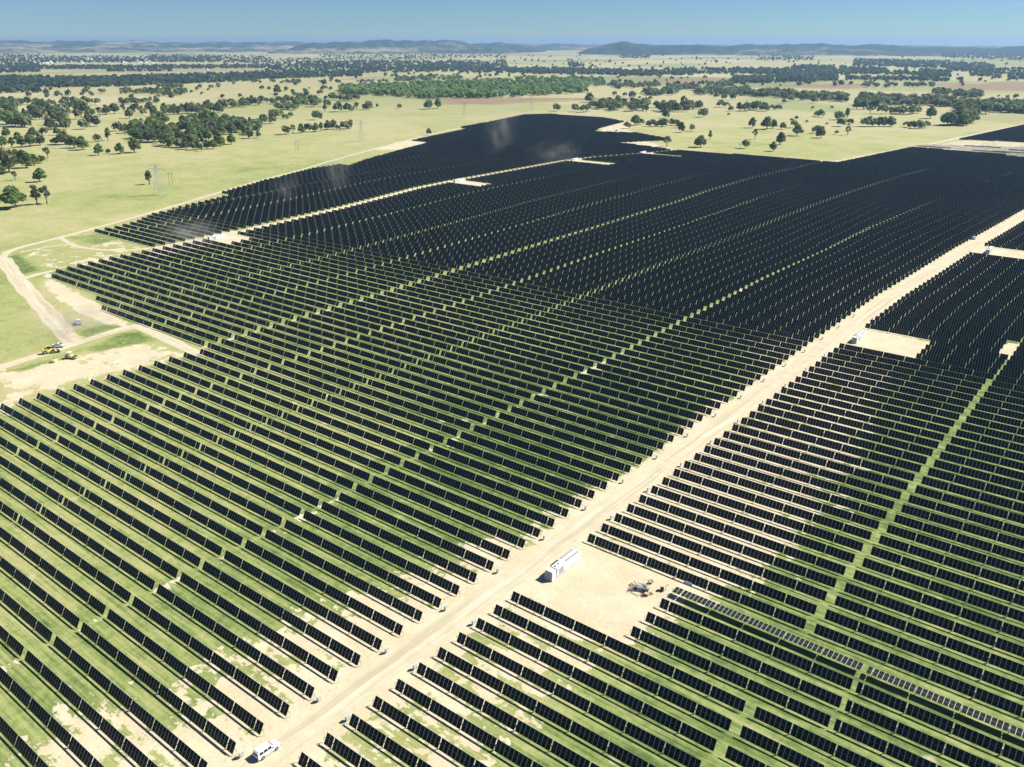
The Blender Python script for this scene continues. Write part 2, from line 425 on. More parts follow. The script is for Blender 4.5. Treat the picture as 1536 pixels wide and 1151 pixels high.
# ------------------------------------------------------------------ ground
xs = np.concatenate([-760-np.geomspace(1, 15000, 60)[::-1], np.arange(-760, 62, 2.5), 62+np.geomspace(3, 15000, 50)])
ys = np.concatenate([15-np.geomspace(3, 3000, 20)[::-1], np.arange(15, 640, 2.5), np.arange(640, 1320, 5), 1320+np.geomspace(6, 15000, 60)])
XX, YY = np.meshgrid(xs, ys); GX, GY = XX.ravel(), YY.ravel()
def seg_dist(P, closed=False):
    P = np.asarray(P); d = np.full(GX.shape, 1e9)
    for a, b in (zip(P, np.roll(P, -1, 0)) if closed else zip(P[:-1], P[1:])):
        ab = b-a; t = np.clip(((GX-a[0])*ab[0]+(GY-a[1])*ab[1])/max(1e-9, ab@ab), 0, 1)
        d = np.minimum(d, np.hypot(GX-a[0]-t*ab[0], GY-a[1]-t*ab[1]))
    return d
def inside(P):
    P = np.asarray(P); r = np.zeros(GX.shape, bool)
    for a, b in zip(P, np.roll(P, -1, 0)):
        c = (a[1] > GY) != (b[1] > GY)
        with np.errstate(divide='ignore', invalid='ignore'): r ^= c & (GX < (b[0]-a[0])*(GY-a[1])/(b[1]-a[1]+1e-12)+a[0])
    return r
def soft(P, w): return np.clip(.5+np.where(inside(P), 1, -1)*seg_dist(P, True)/w, 0, 1)
def sm(x, a, b): t = np.clip((x-a)/(b-a), 0, 1); return t*t*(3-2*t)
WARPX = np.interp(GY, [w[0] for w in WT[-1][1]], [w[1] for w in WT[-1][1]])
dirt = np.zeros(GX.shape); lush = np.full(GX.shape, .29); farm = soft(FARM, 8.0)
lush = np.maximum(lush, farm*np.where(GY > 330, .42, .52))
core = np.exp(-((GX+150)/75)**2-((GY-215)/95)**2); lush = np.maximum(lush, farm*(.5+.42*core))
lush = np.maximum(lush, farm*.74*sm(GX, -100, -60)*(GY < 420))
lush = np.where((GX < -180) & (GY < 190), np.minimum(lush, .43), lush)
rx = GX-WARPX
roadm = ((GY > -50) & (GY < 1150))
dl = np.where(rx < -110, -112.0-rx, 1e9); dr = np.where(rx > -110, rx+106.5, 1e9)
def fall(d, a, b): return np.where(d < 1e8, 1-sm(d, a, b), 0)
wl = 16+12*np.sin(GY*.017+1)
dirt = np.maximum(dirt, roadm*(.82*fall(dl, 2, 9)+.0)); dirt = np.maximum(dirt, roadm*.56*fall(dl, wl*.8, wl*1.9))
bump = np.exp(-((GY-215)/95)**2)
dirt = np.maximum(dirt, roadm*.85*fall(dr, 0, 5)); dirt = np.maximum(dirt, roadm*(.53+.27*bump)*fall(dr, 14+18*bump, 40+24*bump))
dirt = np.where((rx > -113) & (rx < -104.5) & roadm, 1.0, dirt)
for p0, p1, q0, q1, nm in PADS[:-2]:
    ww = warp(-505 if nm == 'W' else -110, (q0+q1)/2); q = np.array([(p0+ww-3, q0-3), (p1+ww+1.5, q0-3), (p1+ww+1.5, q1+3), (p0+ww-3, q1+3)])
    dirt = np.maximum(dirt, 1.0*soft(q, 5))
dirt = np.maximum(dirt, .95*soft(np.array([(-48.5, 386), (-41, 386), (-41, 408), (-48.5, 408)]), 2))
WLINE = [(-503+float(np.interp(y, [w[0] for w in WT[2][1]], [w[1] for w in WT[2][1]])), y) for y in np.arange(285, 940, 12)]
dirt = np.maximum(dirt, 1-sm(seg_dist(WLINE), 3.5, 8))
for gx_ in (-171.9, -316.2):
    P = [(gx_+warp(gx_, y), y) for y in np.arange(30, 900, 10)]
    dirt = np.maximum(dirt, .4*(1-sm(seg_dist(P), 1.0, 3.5)))
SAND = [([(1512, 527), (1540, 508), (1552, 520), (1520, 540)], 1.0, 3), ([(-10, 562), (60, 548), (128, 527), (190, 500), (235, 508), (262, 528), (225, 548), (150, 566), (60, 592), (-10, 618)], .74, 12), ([(72, 412), (146, 456), (188, 488), (150, 484), (120, 470), (58, 430)], .85, 6),
        ([(22, 386), (92, 352), (135, 350), (228, 370), (330, 352), (250, 372), (190, 392), (120, 402), (60, 404), (30, 412)], .42, 12),
        ([(228, 372), (345, 345), (372, 356), (250, 384), (215, 392)], .9, 6), ([(558, 226), (600, 212), (640, 209), (662, 213), (600, 225)], .85, 10),
        ([(930, 206), (962, 209), (1010, 224), (985, 227), (925, 214)], .8, 10), ([(1372, 222), (1440, 210), (1540, 214), (1540, 229), (1450, 229)], .66, 18),
        ([(265, 524), (300, 532), (240, 548)], .7, 6), ([(895, 190), (935, 185), (950, 199), (905, 203)], .72, 8)]
for P, a, w in SAND: dirt = np.maximum(dirt, a*soft(poly(P), w))
GRN = [([(-20, 395), (4, 398), (60, 468), (104, 516), (50, 530), (-20, 550)], .46), ([(0, 560), (50, 545), (110, 526), (126, 524), (100, 536), (40, 556)], .72), ([(128, 523), (178, 499), (215, 497), (235, 512), (190, 520), (140, 530)], .7), ([(112, 500), (150, 486), (186, 490), (130, 508)], .75), ([(10, 385), (30, 382), (60, 405), (24, 416)], .75),
       ([(52, 410), (60, 440), (90, 470), (72, 462), (46, 428)], .7), ([(88, 355), (140, 352), (210, 338), (330, 315), (330, 330), (140, 368)], .5)]
for P, a in GRN:
    s = soft(poly(P), 4); lush = np.maximum(lush, a*s); dirt = dirt*(1-.75*s)
LROADS = [([(640, 203), (560, 224), (512, 237), (455, 254), (383, 273), (255, 311), (170, 335), (85, 358), (30, 371), (8, 378), (2, 384), (4, 392)], 4.6), ([(4, 388), (30, 424), (68, 466), (112, 516)], 9.0),
          ([(-30, 561), (0, 551), (60, 533), (112, 516), (150, 503), (190, 492), (213, 488)], 6.0), ([(205, 488), (232, 500), (262, 514), (300, 533)], 6.0), ([(30, 420), (50, 412), (76, 407)], 4.0),
          ([(90, 357), (110, 369), (140, 375), (200, 377), (240, 370)], 3.6), ([(30, 379), (70, 370), (110, 366)], 2.5),
          ([(640, 203), (700, 190), (745, 180), (800, 172), (870, 170), (930, 175)], 5.0), ([(1010, 229), (1100, 233), (1200, 239), (1255, 243), (1290, 236), (1340, 226), (1380, 220), (1440, 207), (1536, 187), (1640, 165)], 9.0), ([(921, 196), (925, 190), (935, 186)], 6)]
for P, w in LROADS: dirt = np.maximum(dirt, .5*(1-sm(seg_dist(poly(P)), w*.3, w*.75)))
dist = np.hypot(GX, GY)
faraway = sm(dist, 1150, 2300)*(1-farm)
tan = np.clip(sm(dist, 700, 1700), 0, 1)*(1-farm)
lush = lush*(1-.75*tan)
plough = np.zeros(GX.shape)
for P in ([(640, 149), (700, 147), (770, 147), (850, 147), (850, 152), (760, 157), (660, 157)], [(930, 118), (1000, 116), (1130, 118), (1130, 124), (1020, 124), (940, 121)], [(1130, 126), (1300, 126), (1300, 132), (1180, 132)],
          [(1400, 126), (1560, 122), (1560, 136), (1420, 134)], [(860, 147), (930, 147), (960, 151), (860, 152)]):
    plough = np.maximum(plough, soft(poly(P), 25))
crop = np.zeros(GX.shape)
for P in ([(690, 92), (800, 91), (880, 93), (880, 99), (760, 98), (690, 97)], [(480, 86), (620, 86), (620, 92), (480, 92)], [(1120, 140), (1260, 160), (1280, 172), (1120, 160)], [(1010, 88), (1040, 88), (1040, 92), (1010, 92)]):
    crop = np.maximum(crop, soft(poly(P), 30))
nx, ny = len(xs), len(ys)
idx = np.arange(nx*ny).reshape(ny, nx)
Fq = np.stack([idx[:-1, :-1], idx[:-1, 1:], idx[1:, 1:], idx[1:, :-1]], -1).reshape(-1, 4)
GZ = np.zeros(GX.shape)
def sand_colour(t, P):
    n1 = t.noise(P, .12, 5, .6); n2 = t.noise(P, 1.1, 4, .6)
    c = t.mix(t.step(n1, .35, .68), (.545, .47, .315), (.62, .55, .395))
    return t.mix(t.math('MULTIPLY', t.step(n2, .48, .72), .45), c, (.43, .36, .225))
def ground_material():
    t = NT('farm_ground'); P = t.pos(); A = t.attr
    at_d, at_l, at_f, at_p, at_c, at_far = A('dirt'), A('lush'), A('farm'), A('plough'), A('crop'), A('faraway')
    n_big = t.noise(P, .006, 4, .6); n_mid = t.noise(P, .035, 5, .62); n_fin = t.noise(P, .5, 4, .65); n_clump = t.noise(P, .16, 5, .62)
    streak = t.noise(t.mapping(P, (.035, .75, 1)), 1.0, 3, .6)      # tyre and mower lines along the rows
    g = t.math('ADD', at_l, t.math('MULTIPLY', t.math('SUBTRACT', n_mid, .5), t.math('SUBTRACT', 1.0, t.math('MULTIPLY', at_f, .45))))
    g = t.math('ADD', g, t.math('MULTIPLY', t.math('SUBTRACT', n_big, .5), t.math('SUBTRACT', 1.25, t.math('MULTIPLY', at_f, .75))))
    g = t.math('ADD', g, t.math('MULTIPLY', t.math('MULTIPLY', t.math('SUBTRACT', streak, .5), 1.5), at_f))
    st2 = t.noise(t.mapping(P, (.06, 2.4, 1), (7, 0, 0)), 1.0, 4, .65)
    g = t.math('ADD', g, t.math('MULTIPLY', t.math('MULTIPLY', t.math('SUBTRACT', st2, .5), 1.1), at_f))
    g = t.math('ADD', g, t.math('MULTIPLY', t.math('SUBTRACT', n_clump, .5), .8))
    g = t.math('ADD', g, t.math('MULTIPLY', t.math('SUBTRACT', n_fin, .5), .95), clamp=True)
    grass = t.ramp(g, [(0, (.43, .39, .21)), (.18, (.375, .36, .16)), (.42, (.30, .325, .12)), (.68, (.195, .245, .077)), (1, (.085, .135, .037))])
    # bare earth
    sand = sand_colour(t, P)
    dn = t.math('ADD', at_d, t.math('MULTIPLY', t.math('SUBTRACT', n_mid, .5), 1.5))
    dn = t.math('ADD', dn, t.math('MULTIPLY', t.math('SUBTRACT', n_clump, .5), 1.6))
    dn = t.math('ADD', dn, t.math('MULTIPLY', t.math('SUBTRACT', streak, .5), t.math('MULTIPLY', at_f, .7)))
    dn = t.math('ADD', dn, t.math('MULTIPLY', t.math('SUBTRACT', n_fin, .5), .75))
    dm = t.step(dn, .45, .56)
    dm = t.math('MULTIPLY', dm, t.step(at_d, .02, .12))
    # pale spoil scattered between the rows
    spots = t.add('ShaderNodeTexVoronoi', {'Scale': .105, 'Randomness': .85}); t.put(spots.inputs['Vector'], P)
    spm = t.math('MULTIPLY', t.math('SUBTRACT', 1, t.step(t.math('ADD', spots.outputs['Distance'], t.math('MULTIPLY', n_clump, .12)), .15, .23)), t.math('MULTIPLY', at_f, t.step(n_mid, .4, .6)))
    dm = t.math('MAXIMUM', dm, t.math('MULTIPLY', spm, .75))
    col = t.mix(dm, grass, sand)
    # paddocks
    vz = t.add('ShaderNodeTexVoronoi', {'Scale': .0016, 'Randomness': .9}); t.put(vz.inputs['Vector'], t.mapping(P, (1, .8, 1), (0, 0, 0), (0, 0, .4)))
    pad = t.ramp(t.add('ShaderNodeSeparateColor', {0: vz.outputs['Color']}).outputs[0], [(0, (.42, .375, .205)), (.3, (.36, .34, .165)), (.5, (.47, .42, .25)), (.7, (.31, .315, .14)), (.85, (.22, .26, .105)), (1, (.34, .275, .175))])
    pad = t.mix(t.math('MULTIPLY', t.step(t.noise(P, .004, 5, .65), .42, .7), .55), pad, (.35, .33, .15))
    pad = t.mix(t.math('MULTIPLY', t.step(n_mid, .5, .75), .4), pad, (.30, .28, .13))
    col = t.mix(t.math('MULTIPLY', at_far, t.math('SUBTRACT', 1, dm)), col, pad)
    col = t.mix(t.math('MULTIPLY', at_p, t.step(t.math('ADD', at_p, t.math('MULTIPLY', n_mid, .3)), .4, .7)), col, t.mix(n_mid, (.22, .15, .085), (.33, .245, .15)))
    col = t.mix(t.math('MULTIPLY', at_c, .45), col, (.14, .24, .07))
    fine = t.noise(P, 1.5, 4, .75); col = t.mix(t.math('MULTIPLY', t.step(fine, .5, .72), t.math('SUBTRACT', .5, t.math('MULTIPLY', dm, .28))), col, t.mix(.5, col, (.09, .09, .04)))
    m = t.done(col, .9, .12)
    bp = t.add('ShaderNodeBump', {'Strength': .5, 'Distance': .25}); t.put(bp.inputs['Height'], t.math('ADD', n_fin, t.math('MULTIPLY', fine, .5))); t.l.new(bp.outputs[0], t.b.inputs['Normal'])
    return m
M['ground'] = ground_material()
o = link('ground', big_mesh('ground', np.stack([GX, GY, GZ], 1), Fq, M['ground'], attrs=dict(dirt=dirt, lush=lush, farm=farm, plough=plough, crop=crop, faraway=faraway)))
tag(o, 'grassy plain of pasture and bare earth under the solar farm', None, None, 'structure')

def road_material(name, heading_scale, light):
    t = NT(name); uv = t.add('ShaderNodeUVMap', uv_map='uv').outputs[0]; P = t.pos()
    sp = t.add('ShaderNodeSeparateXYZ'); t.put(sp.inputs[0], uv)
    base = t.mix(t.step(t.noise(P, .25, 5, .6), .35, .7), tuple(x*light for x in (.52, .455, .32)), tuple(x*light for x in (.59, .525, .385)))
    along = t.noise(t.mapping(uv, (2.6, .02, 1)), 1.0, 4, .6); tr = t.step(along, .46, .66)
    base = t.mix(t.math('MULTIPLY', tr, .65), base, tuple(x*light for x in (.665, .605, .47)))
    rut = t.noise(t.mapping(uv, (9.0, .012, 1), (3, 0, 0)), 1.0, 2, .5); base = t.mix(t.math('MULTIPLY', t.step(rut, .52, .62), .6), base, (.40, .335, .215))
    n = t.noise(P, 1.4, 4, .65); base = t.mix(t.math('MULTIPLY', t.step(n, .5, .75), .35), base, (.41, .345, .225))
    edge = t.math('ABSOLUTE', t.math('SUBTRACT', t.add('ShaderNodeSeparateXYZ', {0: t.add('ShaderNodeUVMap', uv_map='uv').outputs[0]}).outputs[0], .5))
    base = t.mix(t.math('MULTIPLY', t.step(t.math('ADD', edge, t.math('MULTIPLY', n, .12)), .42, .54), .6), base, (.53, .455, .30))
    return t.done(base, .92, .1)
M['road'] = road_material('dirt_road', 1, 1.0)
def strip(name, pts, width, z, label):
    pts = [Vector((p[0], p[1])) for p in pts]; V = []; F = []; UV = []; dacc = 0
    for i, p in enumerate(pts):
        d = (pts[min(i+1, len(pts)-1)]-pts[max(i-1, 0)]).normalized(); n = Vector((-d.y, d.x))
        if i: dacc += (pts[i]-pts[i-1]).length
        w0 = width/2*(1+.09*math.sin(i*1.7)+.06*math.sin(i*.61)); w1 = width/2*(1+.09*math.sin(i*1.3+2)+.06*math.sin(i*.53+1))
        V += [(*(p+n*w0), z), (*(p-n*w1), z)]
        if i: k = 2*i; F.append((k-2, k-1, k+1, k)); UV += [(1, d0), (0, d0), (0, dacc), (1, dacc)]
        d0 = dacc
    o = link(name, big_mesh(name, V, F, M['road'], uv=UV)); tag(o, label, None, None, 'structure'); return o
def dense(P, step=6.0):
    out = []
    for a, b in zip(P[:-1], P[1:]):
        a, b = np.array(a), np.array(b); n = max(1, int(np.hypot(*(b-a))/step))
        out += [a+(b-a)*k/n for k in range(n)]
    out.append(np.array(P[-1])); out = np.array(out)
    for _ in range(3): out[1:-1] = (out[:-2]+2*out[1:-1]+out[2:])/4
    return out
strip('dirt_road', [(-109.2+warp(-110, y), y) for y in np.arange(-30, 1140, 6.0)], 6.0, .012, 'main pale dirt road running straight between the panel blocks')
for k, (P, w) in enumerate(LROADS):
    strip('dirt_track', dense([px(*q) for q in P]), w*.95, .016+.004*k, 'pale dirt track along the edge of the solar farm')
# ------------------------------------------------------------------ hills
def hill_material():
    t = NT('hill_scrub'); P = t.pos(); n = t.noise(P, .0011, 6, .68); n2 = t.noise(P, .006, 5, .7); w = t.attr('wood')
    f = t.math('ADD', t.math('ADD', w, t.math('MULTIPLY', t.math('SUBTRACT', n, .5), 1.9)), t.math('MULTIPLY', t.math('SUBTRACT', n2, .5), 1.1))
    return t.done(t.ramp(f, [(.28, (.33, .30, .19)), (.44, (.19, .19, .115)), (.58, (.055, .078, .05)), (1, (.033, .055, .042))]), .95, .05)
M['hill'] = hill_material()
def ridge(name, pts, dist, depth, wood, label, seed, rough=1.0):
    rs = np.random.RandomState(seed)
    xs_ = np.linspace(pts[0][0], pts[-1][0], 520); tops = np.interp(xs_, [p[0] for p in pts], [p[1] for p in pts])
    g = [px(x, 100) for x in xs_]; cs = np.array([(d[0]*math.sin(TH)+d[1]*math.cos(TH))/np.hypot(*d) for d in g]); kk = (PH/2-tops)/FPX
    h = CAMZ+dist*cs*(kk*math.cos(PITCH)-math.sin(PITCH))/(math.cos(PITCH)+kk*math.sin(PITCH))
    ph = rs.rand(8)*6.28; h = np.minimum(h*(1+rough*(.06*np.sin(xs_*.06+ph[6])+.05*np.sin(xs_*.11+ph[0])+.035*np.sin(xs_*.23+ph[1])+.012*np.sin(xs_*.61+ph[2])+.004*np.sin(xs_*1.4+ph[5])))-4*rough, 128)
    V = []; nr = 34; dirs = [px(x, 100) for x in xs_]; dirs = [d/np.hypot(*d) for d in dirs]
    # metres along the sight line divided so that ground depth is constant
    for k in range(nr):
        s = k/(nr-1); prof = math.sin(min(1, s*1.35)*math.pi/2)**1.7 if s < .74 else math.cos((s-.74)/.26*math.pi/2)
        for j, x in enumerate(xs_):
            spur = .66+.2*math.sin(x*.085+ph[3]+2.2*math.sin(s*3+x*.013))*math.sin(x*.031+ph[4])+.07*math.sin(x*.21+ph[6]+2.5*math.sin(s*4+x*.05)); e = prof**(1/spur) if prof > 0 else 0
            if s > .7: e = prof
            r = dist-depth*.74+depth*s
            V.append((dirs[j][0]*r, dirs[j][1]*r, -4+(h[j]+4)*e))
    nxx = len(xs_); idx = np.arange(nxx*nr).reshape(nr, nxx)
    F = np.stack([idx[:-1, :-1], idx[:-1, 1:], idx[1:, 1:], idx[1:, :-1]], -1).reshape(-1, 4)
    o = link(name, big_mesh(name, V, F, M['hill'], smooth=True, attrs=dict(wood=np.full(len(V), wood)))); tag(o, label, None, None, 'structure')
ridge('hills', [(-200, 62), (0, 60.5), (60, 61.5), (100, 62), (170, 61), (230, 61.5), (300, 63), (400, 62.5), (450, 63), (560, 65), (740, 65), (800, 65), (870, 66), (1000, 67), (1200, 68), (1800, 69)], 13500, 3600, .56, 'pale far hills along the horizon on the left', 3)
ridge('hills', [(425, 78), (444, 69.5), (465, 65), (504, 62.5), (551, 61), (587, 60.5), (608, 59), (629, 60.5), (650, 59.6), (676, 60.5), (707, 65), (725, 64), (751, 63.5), (775, 66), (800, 70), (830, 79)], 11000, 2400, .7, 'blue wooded hills in the middle of the horizon', 5)
ridge('hills', [(862, 81), (872, 76), (883, 72), (904, 66.5), (927, 63.5), (946, 64), (967, 64.3), (987, 67.7), (1024, 67), (1060, 68), (1100, 69), (1140, 76)], 9000, 1500, .85, 'dark rounded wooded hill right of the middle', 8)
ridge('hills', [(1040, 80), (1080, 69), (1136, 65.5), (1162, 66), (1193, 65), (1230, 66), (1261, 65.6), (1282, 68), (1300, 65), (1323, 67), (1344, 69), (1370, 71), (1422, 70.3), (1474, 71), (1513, 69.5), (1536, 69), (1700, 70)], 9800, 1900, .8, 'long dark wooded ridge along the right horizon', 13)

ridge('hills', [(380, 82), (430, 74), (470, 71), (520, 70), (560, 69), (600, 70.5), (640, 68.5), (690, 70), (730, 69), (770, 74), (800, 82)], 9600, 1500, .5, 'low tan and green foothills below the blue wooded hills', 21, 1.6)
ridge('hills', [(980, 82), (1020, 75), (1070, 73), (1130, 74), (1180, 71.5), (1240, 73), (1300, 74), (1360, 77), (1420, 82)], 8600, 1200, .55, 'low scrubby foothills below the long dark right ridge', 23, 1.6)
ridge('hills', [(-150, 74), (20, 71), (90, 72), (160, 70), (240, 71.5), (320, 71), (400, 73), (450, 80)], 11200, 2000, .5, 'pale lower hills behind the distant town', 29, 1.4)
# ------------------------------------------------------------------ trees
def leaf_quads(rs, n, lobes, size, flat=.5):
    V = np.zeros((n*4, 3)); T = np.zeros(n*4)
    w = np.array([l[3]**2 for l in lobes]); w = w/w.sum(); pick = rs.choice(len(lobes), n, p=w)
    for k in range(n):
        cx, cy, cz, r = lobes[pick[k]][:4]
        d = rs.normal(size=3); d /= np.linalg.norm(d); rad = r*(.45+.6*rs.rand()**.6)
        c = np.array([cx, cy, cz])+d*rad*np.array([1, 1, .72])
        nrm = d*np.array([1, 1, 1.2])+rs.normal(size=3)*.7; nrm /= np.linalg.norm(nrm)
        u = np.cross(nrm, rs.normal(size=3)); u /= np.linalg.norm(u); v = np.cross(nrm, u); s = size*(.55+.9*rs.rand())
        a, b = u*s*.5, v*s*(.32+.3*rs.rand())
        V[k*4:k*4+4] = [c-a-b*.6, c+a*.7-b, c+a+b*.7, c-a*.6+b]; T[k*4:k*4+4] = np.clip(rs.normal(.5, .25), 0, 1)
    return V, T
def crown_mesh(name, rs, lobes, n, size, mat):
    V, T = leaf_quads(rs, n, lobes, size); F = np.arange(n*4).reshape(n, 4)
    return big_mesh(name, V, F, M[mat], attrs=dict(tint=T))
M['wood_leaf'] = leaf_material('dark_wood_leaves', (.05, .085, .045), (.085, .125, .06), (.13, .17, .08))
def tree_proto(kind, seed):
    rs = np.random.RandomState(seed); lobes = []; m = MB()
    if kind == 'round': hgt, wid, th, nl = 12, 4.7, 1.7, 12
    elif kind == 'tall': hgt, wid, th, nl = 16, 3.4, 3.0, 11
    elif kind == 'wide': hgt, wid, th, nl = 11, 5.6, 1.9, 14
    elif kind == 'bush': hgt, wid, th, nl = 7, 4.2, .9, 8
    else: hgt, wid, th, nl = 14, 4.6, 3.6, 7           # sparse
    top = Vector((rs.normal()*.5, rs.normal()*.5, th)); m.tube((0, 0, -.4), top, hgt*.036, hgt*.026, n=8)
    for k in range(nl):
        a = 2.4*k+rs.rand()*.9; f = math.sqrt((k+.6)/nl); r = wid*.72*f*(.75+.4*rs.rand())
        z = th+(hgt-th)*(.2+.62*(1-f**1.6))+rs.normal()*.5; lr = wid*(.28+.2*rs.rand())*(1.1 if kind != 'sparse' else .8)
        p = Vector((r*math.cos(a), r*math.sin(a), z)); lobes.append((p.x, p.y, p.z, lr))
        mid = top.lerp(p, .55)+Vector((rs.normal()*.4, rs.normal()*.4, -.3)); m.tube(top, mid, hgt*.017, hgt*.011, n=6); m.tube(mid, p, hgt*.011, hgt*.004, n=5)
    n = {'round': 900, 'tall': 760, 'wide': 1100, 'bush': 620, 'sparse': 460}[kind]
    return crown_mesh('crown', rs, lobes, n, {'sparse': 1.0}.get(kind, 1.25), 'leaf_grey' if kind == 'sparse' else 'leaf'), m.mesh('trunk', M['trunk']), hgt, wid
PROTO = {}
for k, kinds in enumerate(('round', 'tall', 'wide', 'bush', 'sparse')):
    PROTO[kinds] = [tree_proto(kinds, 100+k*10+j) for j in range(3 if kinds in ('round', 'wide', 'tall') else 2)]
TREES = []     # (x, y, height px, kind, name, label, group)
def T(x, y, h, kind, label, group=None, name='gum_tree'): TREES.append((x, y, h, kind, name, label, group))
def many(pts, label, group, kinds=('round',), name='gum_tree'):
    for k, p in enumerate(pts): T(p[0], p[1], p[2], kinds[k % len(kinds)] if len(p) < 4 else p[3], label, group, name)
def line(x0, y0, x1, y1, n, h, jx=4, jy=1.5):
    return [(x0+(x1-x0)*(k+.5)/n+RS.uniform(-jx, jx), y0+(y1-y0)*(k+.5)/n+RS.uniform(-jy, jy), h*RS.uniform(.75, 1.2)) for k in range(n)]
def blob(quad, n, h):
    (x0, ya0, yb0, x1, ya1, yb1) = quad; out = []
    for k in range(n):
        s = RS.rand(); q = RS.rand()
        out.append((x0+(x1-x0)*s, (ya0+(yb0-ya0)*q)*(1-s)+(ya1+(yb1-ya1)*q)*s, h*RS.uniform(.75, 1.2)))
    return out
T(21, 312, 30, 'wide', 'broad round gum tree nearest the camera at the left edge of pasture')
T(-6, 309, 22, 'round', 'gum tree cut off by the left edge of the picture')
T(56, 307, 29, 'tall', 'dark bushy gum, left of a pair right of the broad tree')
T(71, 306, 29, 'sparse', 'open branched gum, right of a pair beside the perimeter track pasture')
T(61, 273, 20, 'round', 'round gum alone behind the nearest pair of pasture trees')
T(23, 271, 15, 'sparse', 'small grey gum left of the lone round gum')
T(224, 277, 24, 'tall', 'tall thin gum standing right beside the lattice pylon')
T(124, 225, 20, 'round', 'right-hand gum of a touching pair at the front of scattered trees')
T(112, 222, 16, 'wide', 'left-hand flat topped gum of a touching pair in scattered trees')
T(149, 233, 17, 'round', 'lone gum with dark shadow in front of the dense grove')
T(163, 231, 7, 'bush', 'low bush left of two gums before the dense grove', None, 'shrub')
T(180, 231, 16, 'round', 'bushy gum between low bush and larger gum before the grove')
T(203, 229, 22, 'round', 'large gum just left of the dense grove front')
T(163, 211, 20, 'tall', 'tall dark gum standing behind the lone gum with shadow')
many([(147, 213, 10), (97, 217, 18), (83, 217, 10, 'sparse'), (61, 218, 16), (46, 220, 17), (34, 221, 16), (19, 223, 18, 'tall'), (3, 222, 16), (28, 212, 13), (10, 206, 14), (50, 206, 13), (66, 203, 10), (86, 203, 13)], 'gum in the loose scatter of trees along the left edge', 'scattered left edge gums', ('round', 'wide', 'round'))
many([(14, 259, 30, 'wide'), (39, 252, 26, 'round'), (53, 248, 16), (72, 238, 18, 'sparse'), (64, 245, 10), (5, 245, 22), (26, 243, 18), (2, 262, 14)], 'big gum in the clump at the left edge behind the small grey gum', 'left edge clump', ('round',))
many(blob((48, 166, 182, 136, 164, 182), 26, 15), 'gum in the long dark grove behind the left scatter', 'long dark left grove', ('round', 'wide'))
many(blob((60, 188, 197, 135, 188, 196), 11, 14)+blob((0, 176, 192, 46, 176, 192), 14, 16), 'gum in the broken row before the long dark left grove', 'broken left row', ('round', 'tall', 'wide'))
many(line(25, 158, 150, 157, 16, 9), 'small far gum in the tree row above the long dark grove', 'far left tree row')
many([(133, 181, 14), (145, 190, 13), (150, 176, 16), (160, 172, 14), (172, 171, 15), (186, 170, 14), (195, 178, 16), (205, 170, 12), (215, 174, 10), (176, 197, 12), (190, 200, 12), (213, 190, 14), (232, 175, 15), (225, 168, 14), (250, 172, 12)], 'gum loosely spaced between the left groves', 'gums between left groves', ('round', 'wide', 'sparse'))
grove = blob((200, 188, 212, 262, 184, 222), 42, 16)+blob((262, 183, 224, 330, 182, 220), 46, 16)+blob((330, 183, 212, 362, 184, 202), 20, 16)+blob((285, 192, 212, 345, 190, 206), 16, 15)+line(210, 212, 300, 227, 11, 15)+line(300, 227, 348, 216, 6, 14)
many(grove, 'gum in the dense green grove in the left pasture', 'dense grove gums', ('round', 'wide', 'round', 'tall'))
many(blob((366, 186, 204, 410, 178, 202), 15, 14)+[(375, 208, 12, 'sparse'), (388, 207, 9, 'sparse')], 'gum in the loose clump just right of the dense grove', 'clump right of dense grove', ('tall', 'sparse', 'round'))
many(line(246, 170, 330, 168, 17, 13, 3, 3)+line(330, 163, 388, 158, 11, 11), 'gum in the ragged row behind the dense grove', 'row behind dense grove', ('round', 'wide', 'tall'))
many(line(391, 155, 442, 155, 8, 9)+line(417, 165, 446, 165, 8, 9)+blob((445, 152, 163, 478, 152, 161), 14, 13), 'gum in the dark thicket left of the big wood', 'thicket left of big wood', ('round', 'wide'))
many(line(493, 151, 540, 151, 9, 9), 'gum in the short row running into the big wood', 'row into big wood')
many([(407, 178, 11), (415, 178, 11), (421, 177, 11), (428, 179, 8), (436, 176, 8, 'tall')], 'one of the small gums in a line above the pasture grove', 'small gums in line')
T(475, 180, 13, 'sparse', 'lone fan shaped gum in open pasture above the pasture row')
many([(429, 202, 13, 'round'), (440, 200, 15, 'sparse'), (452, 200, 15, 'round'), (463, 198, 13, 'sparse'), (474, 198, 14), (482, 197, 15, 'tall'), (492, 195, 15), (500, 194, 15), (506, 195, 7, 'bush'), (517, 195, 12), (523, 193, 12)], 'gum in the neat row standing in open pasture', 'pasture row gums', ('round',))
many([(488, 168, 14, 'tall'), (490, 160, 10), (507, 168, 13), (522, 168, 12, 'sparse'), (535, 166, 14, 'sparse'), (549, 165, 10), (554, 165, 12, 'tall'), (529, 167, 6, 'bush')], 'gum in the open line in front of the big wood', 'line before big wood', ('round',))
T(566, 161, 5, 'bush', 'tiny bush left of another before the big wood', None, 'shrub'); T(599, 163, 7, 'tall', 'small upright tree alone before the big wood')
T(643, 164, 14, 'wide', 'left gum of a pair beside the brown paddock'); T(657, 163, 16, 'round', 'right gum of a pair beside the brown paddock')
T(643, 203, 9, 'sparse', 'lone dark tree at the edge of the far panels')
many([(416, 141, 14, 'round'), (430, 137, 7), (441, 143, 6), (393, 135, 6), (300, 133, 6), (458, 139, 6), (480, 143, 8), (485, 136, 7), (496, 136, 6), (351, 127, 4), (464, 134, 3)], 'lone gum dotted over the pale far paddock on the left', 'dotted gums on pale paddock', ('round',))
